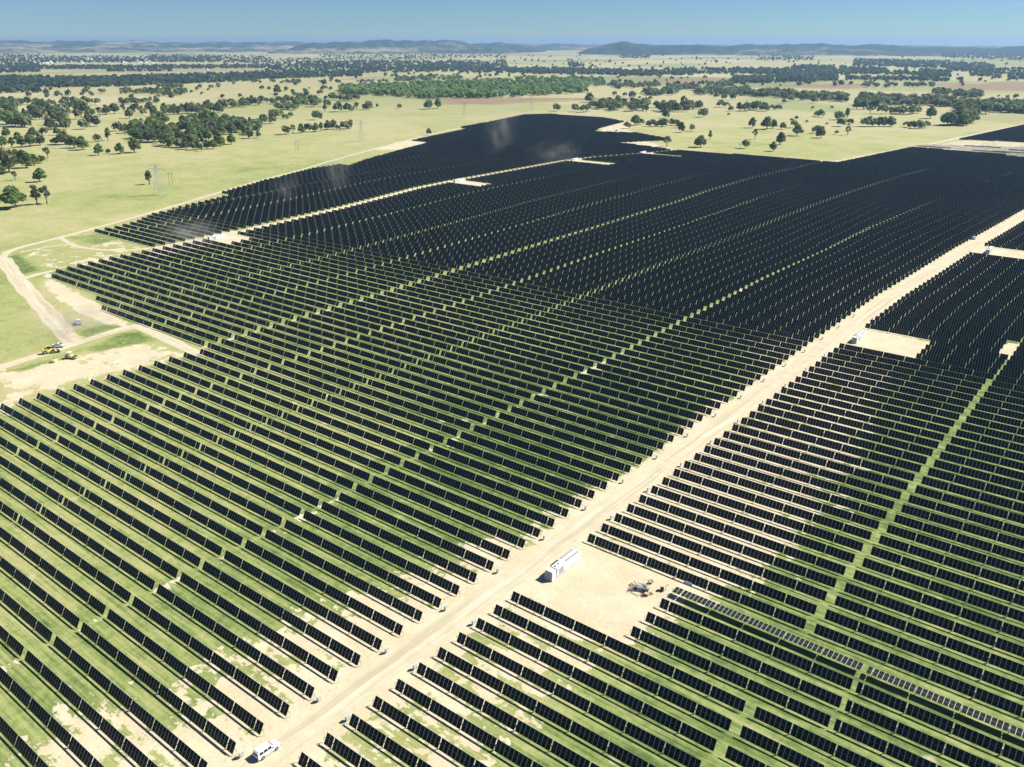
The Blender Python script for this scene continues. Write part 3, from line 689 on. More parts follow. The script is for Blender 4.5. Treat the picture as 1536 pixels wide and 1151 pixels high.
many([(835, 167, 11), (863, 168, 12), (876, 169, 12, 'tall'), (882, 167, 11), (884, 154, 13), (889, 162, 11), (874, 138, 8)], 'gum in the loose line above the far tip of the panels', 'gums above far tip', ('round',))
many(blob((899, 162, 166, 930, 158, 168), 12, 13)+blob((930, 158, 168, 1000, 161, 169), 22, 13)+blob((1000, 161, 169, 1054, 160, 169), 16, 13), 'gum in the dark grove right above the far tip of the panels', 'grove above far tip', ('round', 'wide'))
many([(953, 188, 15, 'wide'), (940, 193, 10), (962, 187, 9, 'sparse'), (972, 190, 8, 'sparse'), (980, 190, 10), (986, 189, 7), (992, 190, 11), (998, 190, 11), (1007, 188, 9), (1015, 189, 9), (1019, 192, 9)], 'gum in the low row below the grove beside the far panels', 'low row beside far panels', ('round',))
T(1022, 199, 16, 'round', 'dark gum at the right end of the low row'); T(1038, 197, 10, 'sparse', 'thin gum just right of the dark gum ending the low row')
T(1000, 178, 12, 'tall', 'narrow gum standing under the dark grove'); T(1055, 176, 13, 'tall', 'narrow gum at the right foot of the dark grove')
T(1000, 220, 19, 'sparse', 'pale thin tree beside the panel tip'); T(1050, 221, 17, 'wide', 'fan shaped pale gum above the panel edge'); T(1065, 210, 15, 'tall', 'twisted gum behind the fan shaped pale gum')
T(1116, 223, 12, 'bush', 'small dense bush tree alone near the panel edge'); T(1159, 227, 15, 'round', 'round gum with long shadow nearest the panel edge'); T(1171, 217, 19, 'round', 'leaning full gum touching the round gum by the panel edge')
T(1132, 209, 18, 'sparse', 'bare pale trunked tree below the row of four'); T(1196, 204, 17, 'wide', 'dark wide gum with hollow crown right of the four'); T(1190, 192, 12, 'sparse', 'small tree just behind the dark wide gum')
many([(1128, 192, 16), (1149, 194, 18, 'wide'), (1160, 193, 14), (1174, 194, 9, 'bush')], 'one of four gums in a row in the right pasture', 'row of four gums', ('round',))
many([(1231, 207, 16, 'wide'), (1224, 200, 11)], 'gum of a close pair in the middle of the right pasture', 'middle pasture pair', ('round',))
T(1271, 203, 16, 'sparse', 'ragged leaning tree in right pasture'); T(1255, 202, 3, 'bush', 'tiny bush between pair and ragged leaning tree', None, 'shrub')
many([(1262, 190, 12), (1258, 180, 12), (1270, 179, 18, 'tall'), (1275, 187, 8)], 'gum in the stacked dark clump behind the ragged tree', 'stacked dark clump', ('round',))
many([(1225, 175, 7, 'tall'), (1231, 176, 11), (1247, 163, 4, 'bush'), (1219, 164, 4, 'bush')], 'small tree dotted behind the middle pasture pair', 'small dotted trees', ('round',))
many([(1297, 190, 12), (1304, 190, 13), (1311, 190, 12), (1318, 190, 14), (1324, 190, 13)], 'gum in the tight hedge like clump of the right pasture', 'tight clump gums', ('wide', 'round'))
T(1335, 190, 14, 'wide', 'rounded gum just right of the tight clump'); many([(1359, 191, 8), (1366, 192, 9), (1374, 193, 10), (1382, 193, 10), (1389, 192, 9)], 'low rounded gum in a short row right of the tight clump', 'low short row', ('wide',))
many(blob((1413, 186, 190, 1460, 184, 189), 13, 17), 'gum in the thick clump left of the far dark panels', 'thick clump by far panels', ('wide', 'round'))
many(blob((1435, 172, 177, 1478, 170, 176), 12, 14), 'gum in the grove behind the thick clump', 'grove behind thick clump', ('wide', 'round'))
many([(1396, 178, 18, 'round')], 'large round gum at the end of a ragged row', None); many(line(1337, 171, 1378, 171, 10, 11)+[(1323, 171, 13), (1305, 171, 14, 'sparse')], 'gum in the ragged row ending at the large round gum', 'ragged right row', ('round', 'tall'))
many(blob((1278, 156, 165, 1313, 156, 165), 13, 14), 'gum in the big dark clump on the long tree line', 'big clump on tree line', ('wide', 'round'))
many(blob((1107, 165, 168, 1150, 163, 168), 10, 12)+[(1158, 165, 7), (1167, 165, 8)], 'gum in the grey grove left of the open green paddock', 'grey grove', ('sparse', 'round'))
many([(1221, 155, 9), (1176, 155, 6, 'bush'), (1185, 152, 9), (1202, 151, 9), (1209, 151, 9), (1074, 147, 7), (1086, 150, 9), (1099, 150, 9), (1081, 161, 10), (1089, 161, 8), (1096, 167, 8, 'sparse'), (1027, 156, 10), (937, 145, 6), (949, 148, 11, 'tall'), (918, 167, 10), (1042, 140, 5)], 'single gum dotted below the long tree line', 'dotted gums below tree line', ('round',))
TREES.sort(key=lambda t: -t[2])
ind = TREES[:299]; rest = TREES[299:]
print('trees', len(TREES))
cnt = {}
for x, y, hp, kind, name, label, group in ind:
    p = px(x, y); dep = math.hypot(p[0], p[1]); H = hp/FPX*math.hypot(dep, CAMZ)*.93
    j = cnt.get(kind, 0); cnt[kind] = j+1; cm, tm, h0, w0 = PROTO[kind][j % len(PROTO[kind])]
    r = empty(name, (p[0], p[1], 0), RS.uniform(0, 6.28)); s = H/h0; k = RS.uniform(.9, 1.15); r.scale = (s*k, s*k, s)
    link('crown', cm, r); link('trunk', tm, r); tag(r, label, 'shrub' if name == 'shrub' else 'tree', group)

def far_wood(name, label, items, nq=14, mat='leaf'):
    """one mass of small trees: crowns of leaf clumps over short trunks; items = (x, y, height m)"""
    N = len(items); it = np.array(items); V = np.zeros((N, nq, 4, 3)); T_ = np.zeros((N, nq, 4))
    d = RS.normal(size=(N, nq, 3)); d /= np.linalg.norm(d, axis=2, keepdims=True); d[:, :, 2] = np.abs(d[:, :, 2])*1.0-.15*RS.rand(N, nq)
    H = it[:, 2][:, None]; wdt = H*.46*RS.uniform(.8, 1.25, (N, 1)); rad = .6+.45*RS.rand(N, nq)
    c = np.stack([it[:, 0][:, None]+d[:, :, 0]*wdt*rad, it[:, 1][:, None]+d[:, :, 1]*wdt*rad, H*.42+d[:, :, 2]*H*.5*rad], -1)
    nr = d+RS.normal(size=d.shape)*.45; nr /= np.linalg.norm(nr, axis=2, keepdims=True)
    u = np.cross(nr, RS.normal(size=d.shape)); u /= np.linalg.norm(u, axis=2, keepdims=True); v = np.cross(nr, u); s = (H*.34*RS.uniform(.6, 1.25, (N, nq)))[:, :, None]*math.sqrt(14/nq)
    V[:, :, 0] = c-u*s-v*s*.6; V[:, :, 1] = c+u*s*.7-v*s*.9; V[:, :, 2] = c+u*s+v*s*.7; V[:, :, 3] = c-u*s*.6+v*s*.9
    T_[:] = np.clip(RS.normal(.45, .2, (N, 1, 1))+RS.normal(0, .15, (N, nq, 1)), 0, 1)
    n = N*nq; o = link(name, big_mesh(name, V.reshape(-1, 3), np.arange(n*4).reshape(n, 4), M[mat], attrs=dict(tint=T_.ravel()))); tag(o, label, 'trees', None, 'stuff')
def q(quad, n, hm=11.0, z=0):
    return [(*px(a, b), hm*RS.uniform(.65, 1.3)) for a, b, c in blob(quad, n, 1)]
W1 = q((512, 133, 141, 640, 128, 149), 420, 13)+q((640, 128, 149, 760, 122, 147), 560, 13)+q((760, 120, 147, 880, 120, 140), 420, 13)+q((880, 121, 132, 905, 122, 130), 50)+q((600, 118, 122, 700, 116, 121), 60, 12)
far_wood('woodland', 'big dense dark green wood behind the brown paddock', W1, 22)
rest_items = []
for x, y, hp, *_ in rest:
    p = px(x, y); rest_items.append((p[0], p[1], max(6, hp/FPX*math.hypot(p[0], p[1]))))
mid = rest_items+q((916, 129, 133, 990, 128, 133), 60, 11)+q((967, 139, 144, 1014, 138, 144), 50, 12)+q((999, 129, 136, 1048, 130, 137), 46, 11)+q((1045, 136, 143, 1120, 135, 145), 120, 12)+q((1060, 125, 130, 1100, 125, 130), 50, 10)+q((1120, 139, 145, 1200, 141, 150), 130, 12)+q((1200, 143, 149, 1270, 146, 154), 120, 12)
mid += q((1312, 150, 158, 1430, 152, 161), 170, 13)+q((1432, 158, 166, 1545, 160, 172), 190, 14)+q((1290, 146, 152, 1320, 148, 155), 40, 12)+q((1400, 137, 142, 1423, 138, 143), 30, 11)+q((1428, 141, 146, 1471, 141, 147), 60, 11)+q((1294, 129, 132, 1345, 129, 132), 16, 11)+q((1357, 128, 131, 1400, 128, 131), 30, 10)
mid += q((236, 132, 147, 281, 130, 143), 40, 12)+q((180, 137, 141, 240, 137, 141), 40, 10)+q((181, 153, 157, 208, 152, 157), 26, 10)+q((208, 152, 156, 240, 152, 155), 12, 8)+q((313, 131, 133, 333, 130, 132), 9, 9)+q((378, 123, 126, 455, 123, 126), 22, 10)+q((465, 123, 126, 586, 122, 125), 18, 9)+q((591, 120, 123, 617, 120, 123), 20, 10)+q((632, 119, 122, 650, 119, 122), 12, 9)
mid += q((75, 136, 146, 200, 132, 146), 9, 10)+q((0, 155, 166, 30, 158, 170), 26, 13)+q((900, 122, 131, 925, 125, 131), 12, 10)+q((900, 132, 150, 1000, 134, 152), 10, 9)+q((1400, 146, 160, 1540, 146, 160), 10, 9)+q((940, 172, 182, 1300, 172, 190), 8, 5)
far_wood('tree_belt', 'tree belts and small groves across the middle distance', mid, 20)
FB = [((-60, 116, 142, 62, 121, 139), 330), ((0, 117, 131, 160, 118, 131), 800), ((160, 117, 131, 380, 111, 122), 950), ((380, 110, 120, 545, 106, 115), 460), ((0, 106, 110, 60, 106, 109), 60), ((160, 106, 108, 260, 105, 108), 60), ((-20, 100, 105, 420, 99, 103), 800),
      ((-20, 82, 100, 60, 82, 99), 350), ((60, 85, 95, 330, 85, 94), 800), ((220, 82, 92, 400, 84, 95), 380), ((400, 93, 107, 720, 92, 103), 800), ((540, 103, 110, 700, 100, 108), 260), ((640, 95, 108, 760, 92, 104), 280), ((690, 104, 110, 800, 104, 111), 170), ((760, 103, 109, 932, 105, 114), 300),
      ((800, 104, 112, 932, 106, 113), 200), ((931, 107, 115, 1030, 108, 114), 260), ((1014, 104, 111, 1200, 104, 112), 360), ((852, 95, 101, 876, 95, 101), 46), ((928, 83, 88, 975, 83, 88), 90), ((1098, 117, 125, 1160, 117, 125), 260), ((1165, 112, 124, 1256, 113, 122), 300), ((1136, 104, 113, 1330, 106, 112), 430),
      ((1188, 100, 104, 1253, 100, 104), 120), ((1261, 100, 107, 1330, 105, 111), 170), ((1281, 89, 99, 1420, 93, 104), 620), ((1420, 93, 107, 1490, 98, 110), 330), ((1378, 106, 115, 1425, 107, 116), 180), ((1330, 109, 113, 1378, 109, 114), 70), ((1268, 116, 120, 1422, 119, 123), 130), ((1456, 111, 116, 1498, 111, 116), 50),
      ((1512, 111, 120, 1545, 112, 120), 60), ((1410, 80, 87, 1560, 82, 92), 380), ((1136, 85, 91, 1220, 85, 91), 110), ((480, 82, 88, 760, 82, 88), 240), ((1490, 104, 111, 1560, 104, 110), 70), ((860, 84, 130, 1560, 84, 130), 300), ((0, 118, 150, 520, 110, 150), 60), ((520, 84, 118, 860, 84, 118), 170), ((330, 88, 100, 640, 88, 100), 260)]
it = []
for quad, n in FB: it += q(quad, n, 10)
far_wood('far_woodland', 'dark bands of distant woodland across the plain', it, 9, 'wood_leaf')
# ------------------------------------------------------------------ inverter stations
def make_station():
    r = empty('inverter_station')          # local: length along y, low y end = front block
    L, W_, H = 12.2, 2.4, 2.9
    m = MB(); m.box(-W_/2, W_/2, -L/2+2.1, L/2, .3, H); m.box(-W_/2+.1, W_/2-.1, -L/2+2.12, L/2-.03, .12, .3)
    for k in range(12): m.box(W_/2, W_/2+.04, -L/2+2.6+k*.78, -L/2+2.66+k*.78, .35, H-.1)
    m.build('container', M['white'], r)
    m = MB(); m.box(-W_/2, W_/2, -L/2, -L/2+1.8, .3, H-.1, top=(.06, .06, .1, .06)); m.box(-W_/2+.08, W_/2-.08, -L/2+.05, -L/2+1.75, .1, .3); ft = m.build('transformer_block', M['white'], r)
    m = MB(); m.box(-W_/2+.25, -.05, -L/2-.03, -L/2, .5, 2.4); m.box(.05, W_/2-.25, -L/2-.03, -L/2, .5, 2.4); m.build('door', M['grey'], ft)
    m = MB(); m.box(-W_/2+.05, W_/2-.05, -L/2+1.8, -L/2+2.1, .35, H-.35); m.build('cable_bay', M['dark'], r)
    for sx in (-1, 1):
        m = MB(); m.box(sx*.82-.27, sx*.82+.27, -L/2+6.2, L/2-.25, H, H+.12); m.build('roof_vent', M['grey'], r)
    m = MB(); m.box(-1.15, -.75, -L/2+2.3, -L/2+5.4, H, H+.16); m.build('roof_vent', M['dark'], r)
    for y0 in (-L/2+2.6, -L/2+4.0):
        m = MB(); m.box(-.25, .55, y0, y0+.8, H, H+.35, top=(.1, .1, .1, .1)); m.build('roof_fan', M['white'], r)
    m = MB()
    for k in range(9): m.box(W_/2+.002, W_/2+.05, -L/2+3.0, -L/2+4.9, .6+k*.22, .6+k*.22+.12)
    m.build('louvre', M['grey'], r)
    m = MB(); m.box(-W_/2-.15, W_/2+.15, -L/2-.2, L/2+.2, -.15, .1); m.build('plinth', M['concrete'], r)
    return r
ST = [((-101.4, 148.4), 0, 'long white container station with roof vents, beside the scrap heap'), ((-100.6, 372), 0, 'white container station on the second bare pad along the dirt road'), ((-91.0, 592), 0, 'white container station on the third bare pad, far along the dirt road')]
for (a, b), lab in (((325, 359), 'white container station on the nearest pad of the left service road'), ((688, 273), 'white container station on the second pad of the left service road'), ((862, 241.5), 'white container station on the third pad of the left service road'), ((964, 231), 'white container station on the farthest pad of left service road')):
    p = px(a, b); ST.append(((p[0], p[1]), 0, lab))
st0 = None
for (X, Y), rz, lab in ST:
    o = st0 = make_station() if st0 is None else st0
    if lab != ST[0][2]: o = copy_tree(st0)
    o.location = (X, Y, .02); o.rotation_euler = (0, 0, R(rz)); o.scale = (.95, .96, .92); tag(o, lab, 'container station', 'white inverter stations')

# ------------------------------------------------------------------ vehicles
def wheel(parent, x, y, r=.39, w=.26, sx=1):
    m = MB(); m.tube((x-w/2, y, r), (x+w/2, y, r), r, n=18); t = m.build('tyre', M['tyre'], parent)
    m = MB(); e = x+sx*(w/2+.006); m.tube((e-.03*sx, y, r), (e, y, r), r*.58, n=14); m.build('rim', M['rim'], t)
def loft(m, secs, mat=0):
    """secs: (y, half width bottom, half width top, z0, z1)"""
    rings = [[(-wb, y, z0), (wb, y, z0), (wb*1.0, y, z0+(z1-z0)*.55), (wt, y, z1), (-wt, y, z1), (-wb, y, z0+(z1-z0)*.55)] for y, wb, wt, z0, z1 in secs]
    for a, b in zip(rings[:-1], rings[1:]):
        for k in range(6): m.poly([a[k], a[(k+1) % 6], b[(k+1) % 6], b[k]], m=mat)
    m.poly(rings[0], m=mat); m.poly(rings[-1][::-1], m=mat)
def make_wagon(name, lab, tray=False, body='car_white'):
    r = empty(name); tag(r, lab, 'car')         # nose towards +y
    m = MB(); loft(m, [(-2.42, .86, .80, .45, 1.05), (-2.3, .93, .88, .38, 1.12), (-1.4, .95, .9, .36, 1.14), (1.0, .95, .9, .36, 1.12), (1.95, .93, .84, .38, 1.04), (2.32, .88, .76, .42, .9), (2.42, .8, .7, .5, .8)])
    m.build('body', M[body], r)
    back = -.35 if tray else -2.3
    m = MB(); loft(m, [(back, .86, .72, 1.1, 1.62), (back+.28, .87, .74, 1.1, 1.83), (.35, .87, .74, 1.1, 1.85), (.62, .87, .72, 1.1, 1.78), (1.25, .86, .8, 1.08, 1.14)]); cb = m.build('cabin', M[body], r)
    m = MB(); m.poly([(-.74, 1.235, 1.155), (.74, 1.235, 1.155), (.68, .66, 1.76), (-.68, .66, 1.76)]); m.build('windscreen', M['glass'], r, (0, .02, .012))
    for sx in (-1, 1):
        spans = [(back+.35, .45)] if tray else [(-2.0, -1.25), (-1.1, -.35), (-.2, .5)]
        for a, b in spans:
            m = MB()
            for f in ([(sx*.884, a, 1.18), (sx*.884, b+.1, 1.18), (sx*.884, b+.05, 1.5), (sx*.884, a+.03, 1.5)], [(sx*.884, a+.03, 1.5), (sx*.884, b+.05, 1.5), (sx*.802, b, 1.74), (sx*.802, a+.06, 1.74)]): m.poly(f if sx > 0 else f[::-1])
            m.build('side_window', M['glass'], r)
    m = MB(); y_ = back-.012; m.poly([(-.7, y_, 1.18), (-.62, y_+.0, 1.56), (.62, y_, 1.56), (.7, y_, 1.18)]); m.build('rear_window', M['glass'], r)
    for sx in (-1, 1):
        m = MB(); m.box(sx*.62-.16, sx*.62+.16, 2.33, 2.445, .68, .84); m.build('headlight', M['lamp'], r)
        m = MB(); m.box(sx*.8-.07, sx*.8+.07, -2.45, -2.37, .75, 1.0); m.build('tail_light', M['red'], r)
        m = MB(); m.box(sx*1.02-.09, sx*1.02+.09, .78, .9, 1.16, 1.32); m.build('mirror', M['dark'], r)
        for yw in (-1.45, 1.5): wheel(r, sx*.86, yw, sx=sx)
    m = MB(); m.box(-.85, .85, 2.36, 2.5, .42, .6); m.box(-.85, .85, -2.5, -2.38, .42, .58); m.build('bumper', M['dark'], r)
    if tray:
        m = MB(); m.box(-.98, .98, -2.45, -.42, .98, 1.06)
        m.box(-.98, -.93, -2.45, -.42, 1.06, 1.34); m.box(.93, .98, -2.45, -.42, 1.06, 1.34); m.box(-.93, .93, -2.45, -2.4, 1.06, 1.34); m.build('tray', M['steel'], r)
        m = MB(); m.box(-.6, .5, -1.6, -.7, 1.07, 1.5); m.build('toolbox', M['grey'], r)
    else:
        m = MB()
        for sx in (-.55, .55): m.box(sx-.02, sx+.02, -1.9, .2, 1.86, 1.9)
        m.build('roof_rack', M['grey'], r)
    return r
o = make_wagon('station_wagon', 'white four wheel drive wagon parked on the dirt road'); o.location = (-110.3, 66.6, .03); o.rotation_euler = (0, 0, R(-2))
o = make_wagon('utility_truck', 'white tray utility parked at the left side of dirt road far away', True); o.location = (-107.2, 627, .03); o.rotation_euler = (0, 0, R(14))
o = make_wagon('utility_truck', 'white utility raising dust by the lower left track', True); p = px(118, 486); o.location = (p[0], p[1], .03); o.rotation_euler = (0, 0, R(70)); o.scale = (1.15, 1.15, 1.15)
o = make_wagon('utility_truck', 'small white utility behind the yellow loader', True); p = px(88, 521); o.location = (p[0], p[1], .03); o.rotation_euler = (0, 0, R(-50))
o = make_wagon('station_wagon', 'white wagon parked where the far service track meets the panels'); p = px(925, 197); o.location = (p[0], p[1], .03); o.rotation_euler = (0, 0, R(60)); o.scale = (1.2, 1.2, 1.2)
# yellow wheel loader
r = empty('wheel_loader', (*px(75, 530), .03), R(-22)); tag(r, 'yellow wheel loader with dark bucket on the left dirt track', 'loader'); r.scale = (.92, .92, .92)
m = MB(); loft(m, [(-3.2, 1.0, .9, .8, 2.0), (-2.9, 1.15, 1.05, .7, 2.3), (-.8, 1.15, 1.1, .7, 2.35), (.1, .9, .85, .7, 1.9), (1.2, .8, .7, .7, 1.6)]); m.build('body', M['yellow'], r)
m = MB(); m.box(-.8, .8, -1.0, .5, 2.2, 3.5, top=(.1, .1, .15, .2)); cb = m.build('cab', M['glass'], r)
m = MB(); m.box(-.78, .78, -.92, .4, 3.5, 3.62); m.build('cab_roof', M['yellow'], r)
for sx in (-.6, .6):
    m = MB(); m.tube((sx, .8, 1.7), (sx, 2.3, 1.9), .16, n=6); m.tube((sx, 2.3, 1.9), (sx, 3.2, 1.0), .14, n=6); m.build('lift_arm', M['yellow'], r)
m = MB()
prof = [(3.0, 1.5), (3.0, .45), (3.3, .25), (4.2, .25), (4.2, .32), (3.4, .36), (3.14, .55), (3.14, 1.5)]
for x0, x1 in ((-1.4, 1.4),):
    for a, b in zip(prof, prof[1:]+prof[:1]): m.poly([(x0, *a), (x0, *b), (x1, *b), (x1, *a)])
    m.poly([(x0, *p_) for p_ in ((3.0, 1.5), (3.0, .45), (3.3, .25), (4.2, .3))]); m.poly([(x1, *p_) for p_ in ((4.2, .3), (3.3, .25), (3.0, .45), (3.0, 1.5))])
m.build('bucket', M['dark'], r)
for sx in (-1, 1):
    for yw in (-1.9, 1.3): wheel(r, sx*1.05, yw, .8, .55, sx)
# yellow roller
r = empty('road_roller', (*px(107, 538), .03), R(-65)); tag(r, 'small yellow road roller with black drum on grass below the loader', 'roller')
m = MB(); loft(m, [(-2.4, .8, .7, .7, 1.5), (-1.9, .95, .85, .6, 1.7), (.4, .95, .85, .6, 1.7), (1.0, .6, .5, .7, 1.2)]); m.build('body', M['yellow'], r)
m = MB(); m.box(-.9, .9, 1.0, 2.9, .75, .95); m.box(-1.05, -.95, 1.0, 2.6, .5, .9); m.box(.95, 1.05, 1.0, 2.6, .5, .9); m.build('drum_frame', M['yellow'], r)
m = MB(); m.tube((-.93, 1.9, .72), (.93, 1.9, .72), .7, n=20); m.build('drum', M['dark'], r)
m = MB()
for sx in (-.75, .75):
    for yy_ in (-1.1, .3): m.tube((sx, yy_, 1.6), (sx, yy_, 2.7), .04, n=5)
m.box(-.9, .9, -1.3, .5, 2.7, 2.8); m.build('canopy', M['white'], r)
for sx in (-1, 1): wheel(r, sx*.85, -1.4, .65, .45, sx)
# pale round tank lying on the grass
r = empty('water_tank', (*px(82, 543.5), 0)); tag(r, 'pale yellow round tank standing on grass below the yellow loader', 'tank')
m = MB(); m.tube((0, 0, 0), (0, 0, 1.1), 1.15, n=24); m.tube((0, 0, 1.1), (0, 0, 1.4), 1.15, .4, n=24); m.build('tank', plain('pale_tank', (.72, .68, .42), .5), r)
m = MB(); m.tube((0, 0, 1.4), (0, 0, 1.5), .38, n=14); m.build('lid', M['dark'], r)

# ------------------------------------------------------------------ scrap heap on the bare pad
HX, HY = px(960, 886)
def at(dx, dy, z=0): return (HX+dx, HY+dy, z)
def make_pallet():
    m = MB()
    for k in range(7): m.box(-.6, .6, -.5+k*.155, -.5+k*.155+.1, .11, .135)
    for x in (-.55, 0, .45): m.box(x, x+.1, -.5, .53, .0, .11)
    return m.mesh('pallet', M['wood'])
pal = make_pallet()
spots = [(-1.8, -1.2, 0, .3, 'timber pallet at the front left of the scrap heap'), (-1.75, -1.15, .15, .4, 'timber pallet stacked on the front left pallet of scrap heap'), (1.6, -1.4, 0, -.5, 'timber pallet at the front right of the scrap heap'), (2.6, .3, 0, 1.1, 'timber pallet at the right edge of the scrap heap'), (.2, 4.8, 0, .8, 'timber pallet lying alone behind the scrap heap'), (-2.7, .6, 0, 1.3, 'timber pallet at the left edge of the scrap heap')]
for dx, dy, z, rz, lab in spots:
    o = link('pallet', pal); o.location = at(dx, dy, z+.01); o.rotation_euler = (0, 0, rz); tag(o, lab, 'pallet', 'timber pallets of the scrap heap')
def crate(nm, lab, dx, dy, sx, sy, sz, rz, mat, cat):
    r = empty(nm, at(dx, dy, .01), rz); tag(r, lab, cat)
    m = MB(); m.box(-sx/2, sx/2, -sy/2, sy/2, 0, sz); m.build('case', M[mat], r)
    m = MB(); m.box(-sx/2-.03, sx/2+.03, -sy/2-.03, sy/2+.03, sz, sz+.07); m.build('lid', M['dull_steel' if mat != 'carton' else 'carton'], r)
    m = MB()
    for k in (-1, 1): m.box(k*sx*.3-.04, k*sx*.3+.04, -sy/2-.015, -sy/2, 0, sz)
    m.build('batten', M['dark'], r)
crate('crate', 'grey metal crate in the middle of the scrap heap', -.2, .2, 1.5, 1.1, .9, .4, 'grey', 'crate')
crate('crate', 'dark crate right of the grey crate in the scrap heap', 1.2, .5, 1.0, 1.0, .8, -.3, 'dark', 'crate')
crate('crate', 'dark low crate front left in the scrap heap', -1.2, .1, 1.1, .8, .6, .9, 'dark', 'crate')
crate('carton', 'brown carton at the right of the scrap heap', 2.2, -.8, .9, .7, .6, .2, 'carton', 'carton')
crate('crate', 'small brown crate behind the grey crate of the scrap heap', .1, 1.7, 1.0, .8, .6, 1.0, 'wood', 'crate')
crate('carton', 'brown carton lying furthest behind the scrap heap', .5, 4.0, .8, .6, .5, .5, 'carton', 'carton')
rr_ = [(-1.6, -.9, .7, 1.2, 'front'), (.1, -1.6, .6, .15, 'centre'), (.6, 1.0, .75, -.6, 'upper'), (-.6, 2.6, .12, .5, 'rear'), (1.5, 1.6, .1, -1.1, 'right'), (-2.0, 1.7, .1, 2.2, 'left')]
for k, (dx, dy, z, rz, w) in enumerate(rr_):
    m = MB()
    for j in range(4 if k < 3 else 1): a = rz+RS.normal()*.25; c_, s_ = math.cos(a)*1.35, math.sin(a)*1.35; z_ = z+j*.11; m.tube((-c_, -s_, z_-(.25 if k < 3 else 0)), (c_, s_, z_+(.2 if k < 3 else 0)), .04, n=6)
    o = m.build('steel_tube' if k > 2 else 'tube_bundle', M['dull_steel']); o.location = at(dx, dy, 0)
    tag(o, f'galvanised steel {"tube" if k > 2 else "tube bundle"} lying at the {w} of the scrap heap', 'steel tube')
# cable reel and hoop right of the heap
p = px(993, 886); r = empty('cable_reel', (p[0], p[1], .62), .4); tag(r, 'dark cable reel standing between scrap heap and the flat tracker', 'cable reel')
m = MB(); m.tube((-.35, 0, 0), (.35, 0, 0), .38, n=14); m.build('core', M['dark'], r)
for sx in (-.38, .38):
    m = MB(); m.tube((sx-.04, 0, 0), (sx+.04, 0, 0), .62, n=20); m.build('flange', M['wood'], r)
p = px(1000, 885); m = MB()
for k in range(10): a, b = k*2*math.pi/14, (k+1)*2*math.pi/14; m.tube((0, math.cos(a)*.7, .72+math.sin(a)*.7), (0, math.cos(b)*.7, .72+math.sin(b)*.7), .05, n=5)
o = m.build('pipe_coil', M['dark']); o.location = (p[0], p[1], .02); tag(o, 'dark open coil of pipe just right of the cable reel', 'coil')
p = px(1027, 882); m = MB(); m.box(-1.1, 1.1, -.5, .5, 0, .6, top=(.15, .15, .1, .1)); m.box(-.8, .8, -.4, .4, .6, .72); o = m.build('wrapped_pallet', M['white']); o.location = (p[0], p[1]+2.2, .01); tag(o, 'white wrapped pallet load just behind the flat tracker end', 'pallet load')

# ------------------------------------------------------------------ pylons, poles, shed
def make_pylon(h=26.0):
    r = empty('power_pylon'); m = MB(); t = .095
    def leg(z): return 3.0*(1-z/h)**1.15+.55
    lv = [0, 5, 9.5, 13.5, 17, 20, 22.5, h-.8]
    for a, b in zip(lv[:-1], lv[1:]):
        ca = [(sx*leg(a), sy*leg(a), a) for sx, sy in ((-1, -1), (1, -1), (1, 1), (-1, 1))]; cb = [(sx*leg(b), sy*leg(b), b) for sx, sy in ((-1, -1), (1, -1), (1, 1), (-1, 1))]
        for k in range(4):
            m.tube(ca[k], cb[k], t, n=4); m.tube(ca[k], cb[(k+1) % 4], t*.6, n=4); m.tube(ca[(k+1) % 4], cb[k], t*.6, n=4); m.tube(cb[k], cb[(k+1) % 4], t*.55, n=4)
    m.build('lattice_mast', M['galv'], r)
    for z, w in ((h-1.2, 6.5), (h-4.6, 8.0)):
        m = MB()
        for s in (-1, 1):
            m.tube((s*w, 0, z+.3), (0, .55, z+1.3), t*.8, n=4); m.tube((s*w, 0, z+.3), (0, -.55, z-.2), t*.8, n=4); m.tube((s*w, 0, z+.3), (0, .55, z-.2), t*.7, n=4)
            for f in (.35, .65): m.tube((s*w*f, 0, z+.1), (s*w*f, 0, z+.9), t*.6, n=4)
        m.build('cross_arm', M['galv'], r)
        for s in (-1, 1):
            m = MB(); m.tube((s*w, 0, z-1.4), (s*w, 0, z+.3), .13, n=6); m.build('insulator', M['grey'], r)
    return r
pts = [(240, 293, 25, 'lattice power pylon beside the tall thin gum'), (543, 212, 25, 'lattice power pylon right of the pasture row gums'), (697, 177, 25, 'lattice power pylon above the left corner of the far panels'), (797, 166, 25, 'lattice power pylon farthest away, before the brown paddock')]
py0 = make_pylon(); PP = []
for k, (x, y, h, lab) in enumerate(pts):
    o = py0 if k == 0 else copy_tree(py0); p = px(x, y); o.location = (p[0], p[1], 0); PP.append(p); tag(o, lab, 'pylon', 'lattice power pylons')
d = PP[1]-PP[0]; ang = math.atan2(d[1], d[0])
for o in [o for o in D.objects if o.name.startswith('power_pylon')]: o.rotation_euler = (0, 0, ang-math.pi/2)
nrm = np.array([-d[1], d[0]])/np.hypot(*d)
PA = [PP[0]-(PP[1]-PP[0])*1.0]+PP
for k, (a, b) in enumerate(zip(PA[:-1], PA[1:])):
    m = MB()
    for z, w in ((24.8-1.4, 6.5), (21.4-1.4, 8.0)):
        for s in (-1, 1):
            prev = None
            for j in range(13):
                f = j/12; q_ = a+(b-a)*f+nrm*s*w; zz = z-26*f*(1-f)*.45
                if prev is not None: m.tube((*prev[:2], prev[2]), (q_[0], q_[1], zz), .022, n=4, caps=False)
                prev = (q_[0], q_[1], zz)
    o = m.build('power_line', M['wire']); tag(o, ['thin power lines running in from the left to the nearest pylon', 'thin power lines between the first and second lattice pylons', 'thin power lines between the second and third lattice pylons', 'thin power lines between the third and fourth lattice pylons'][k], 'power line')
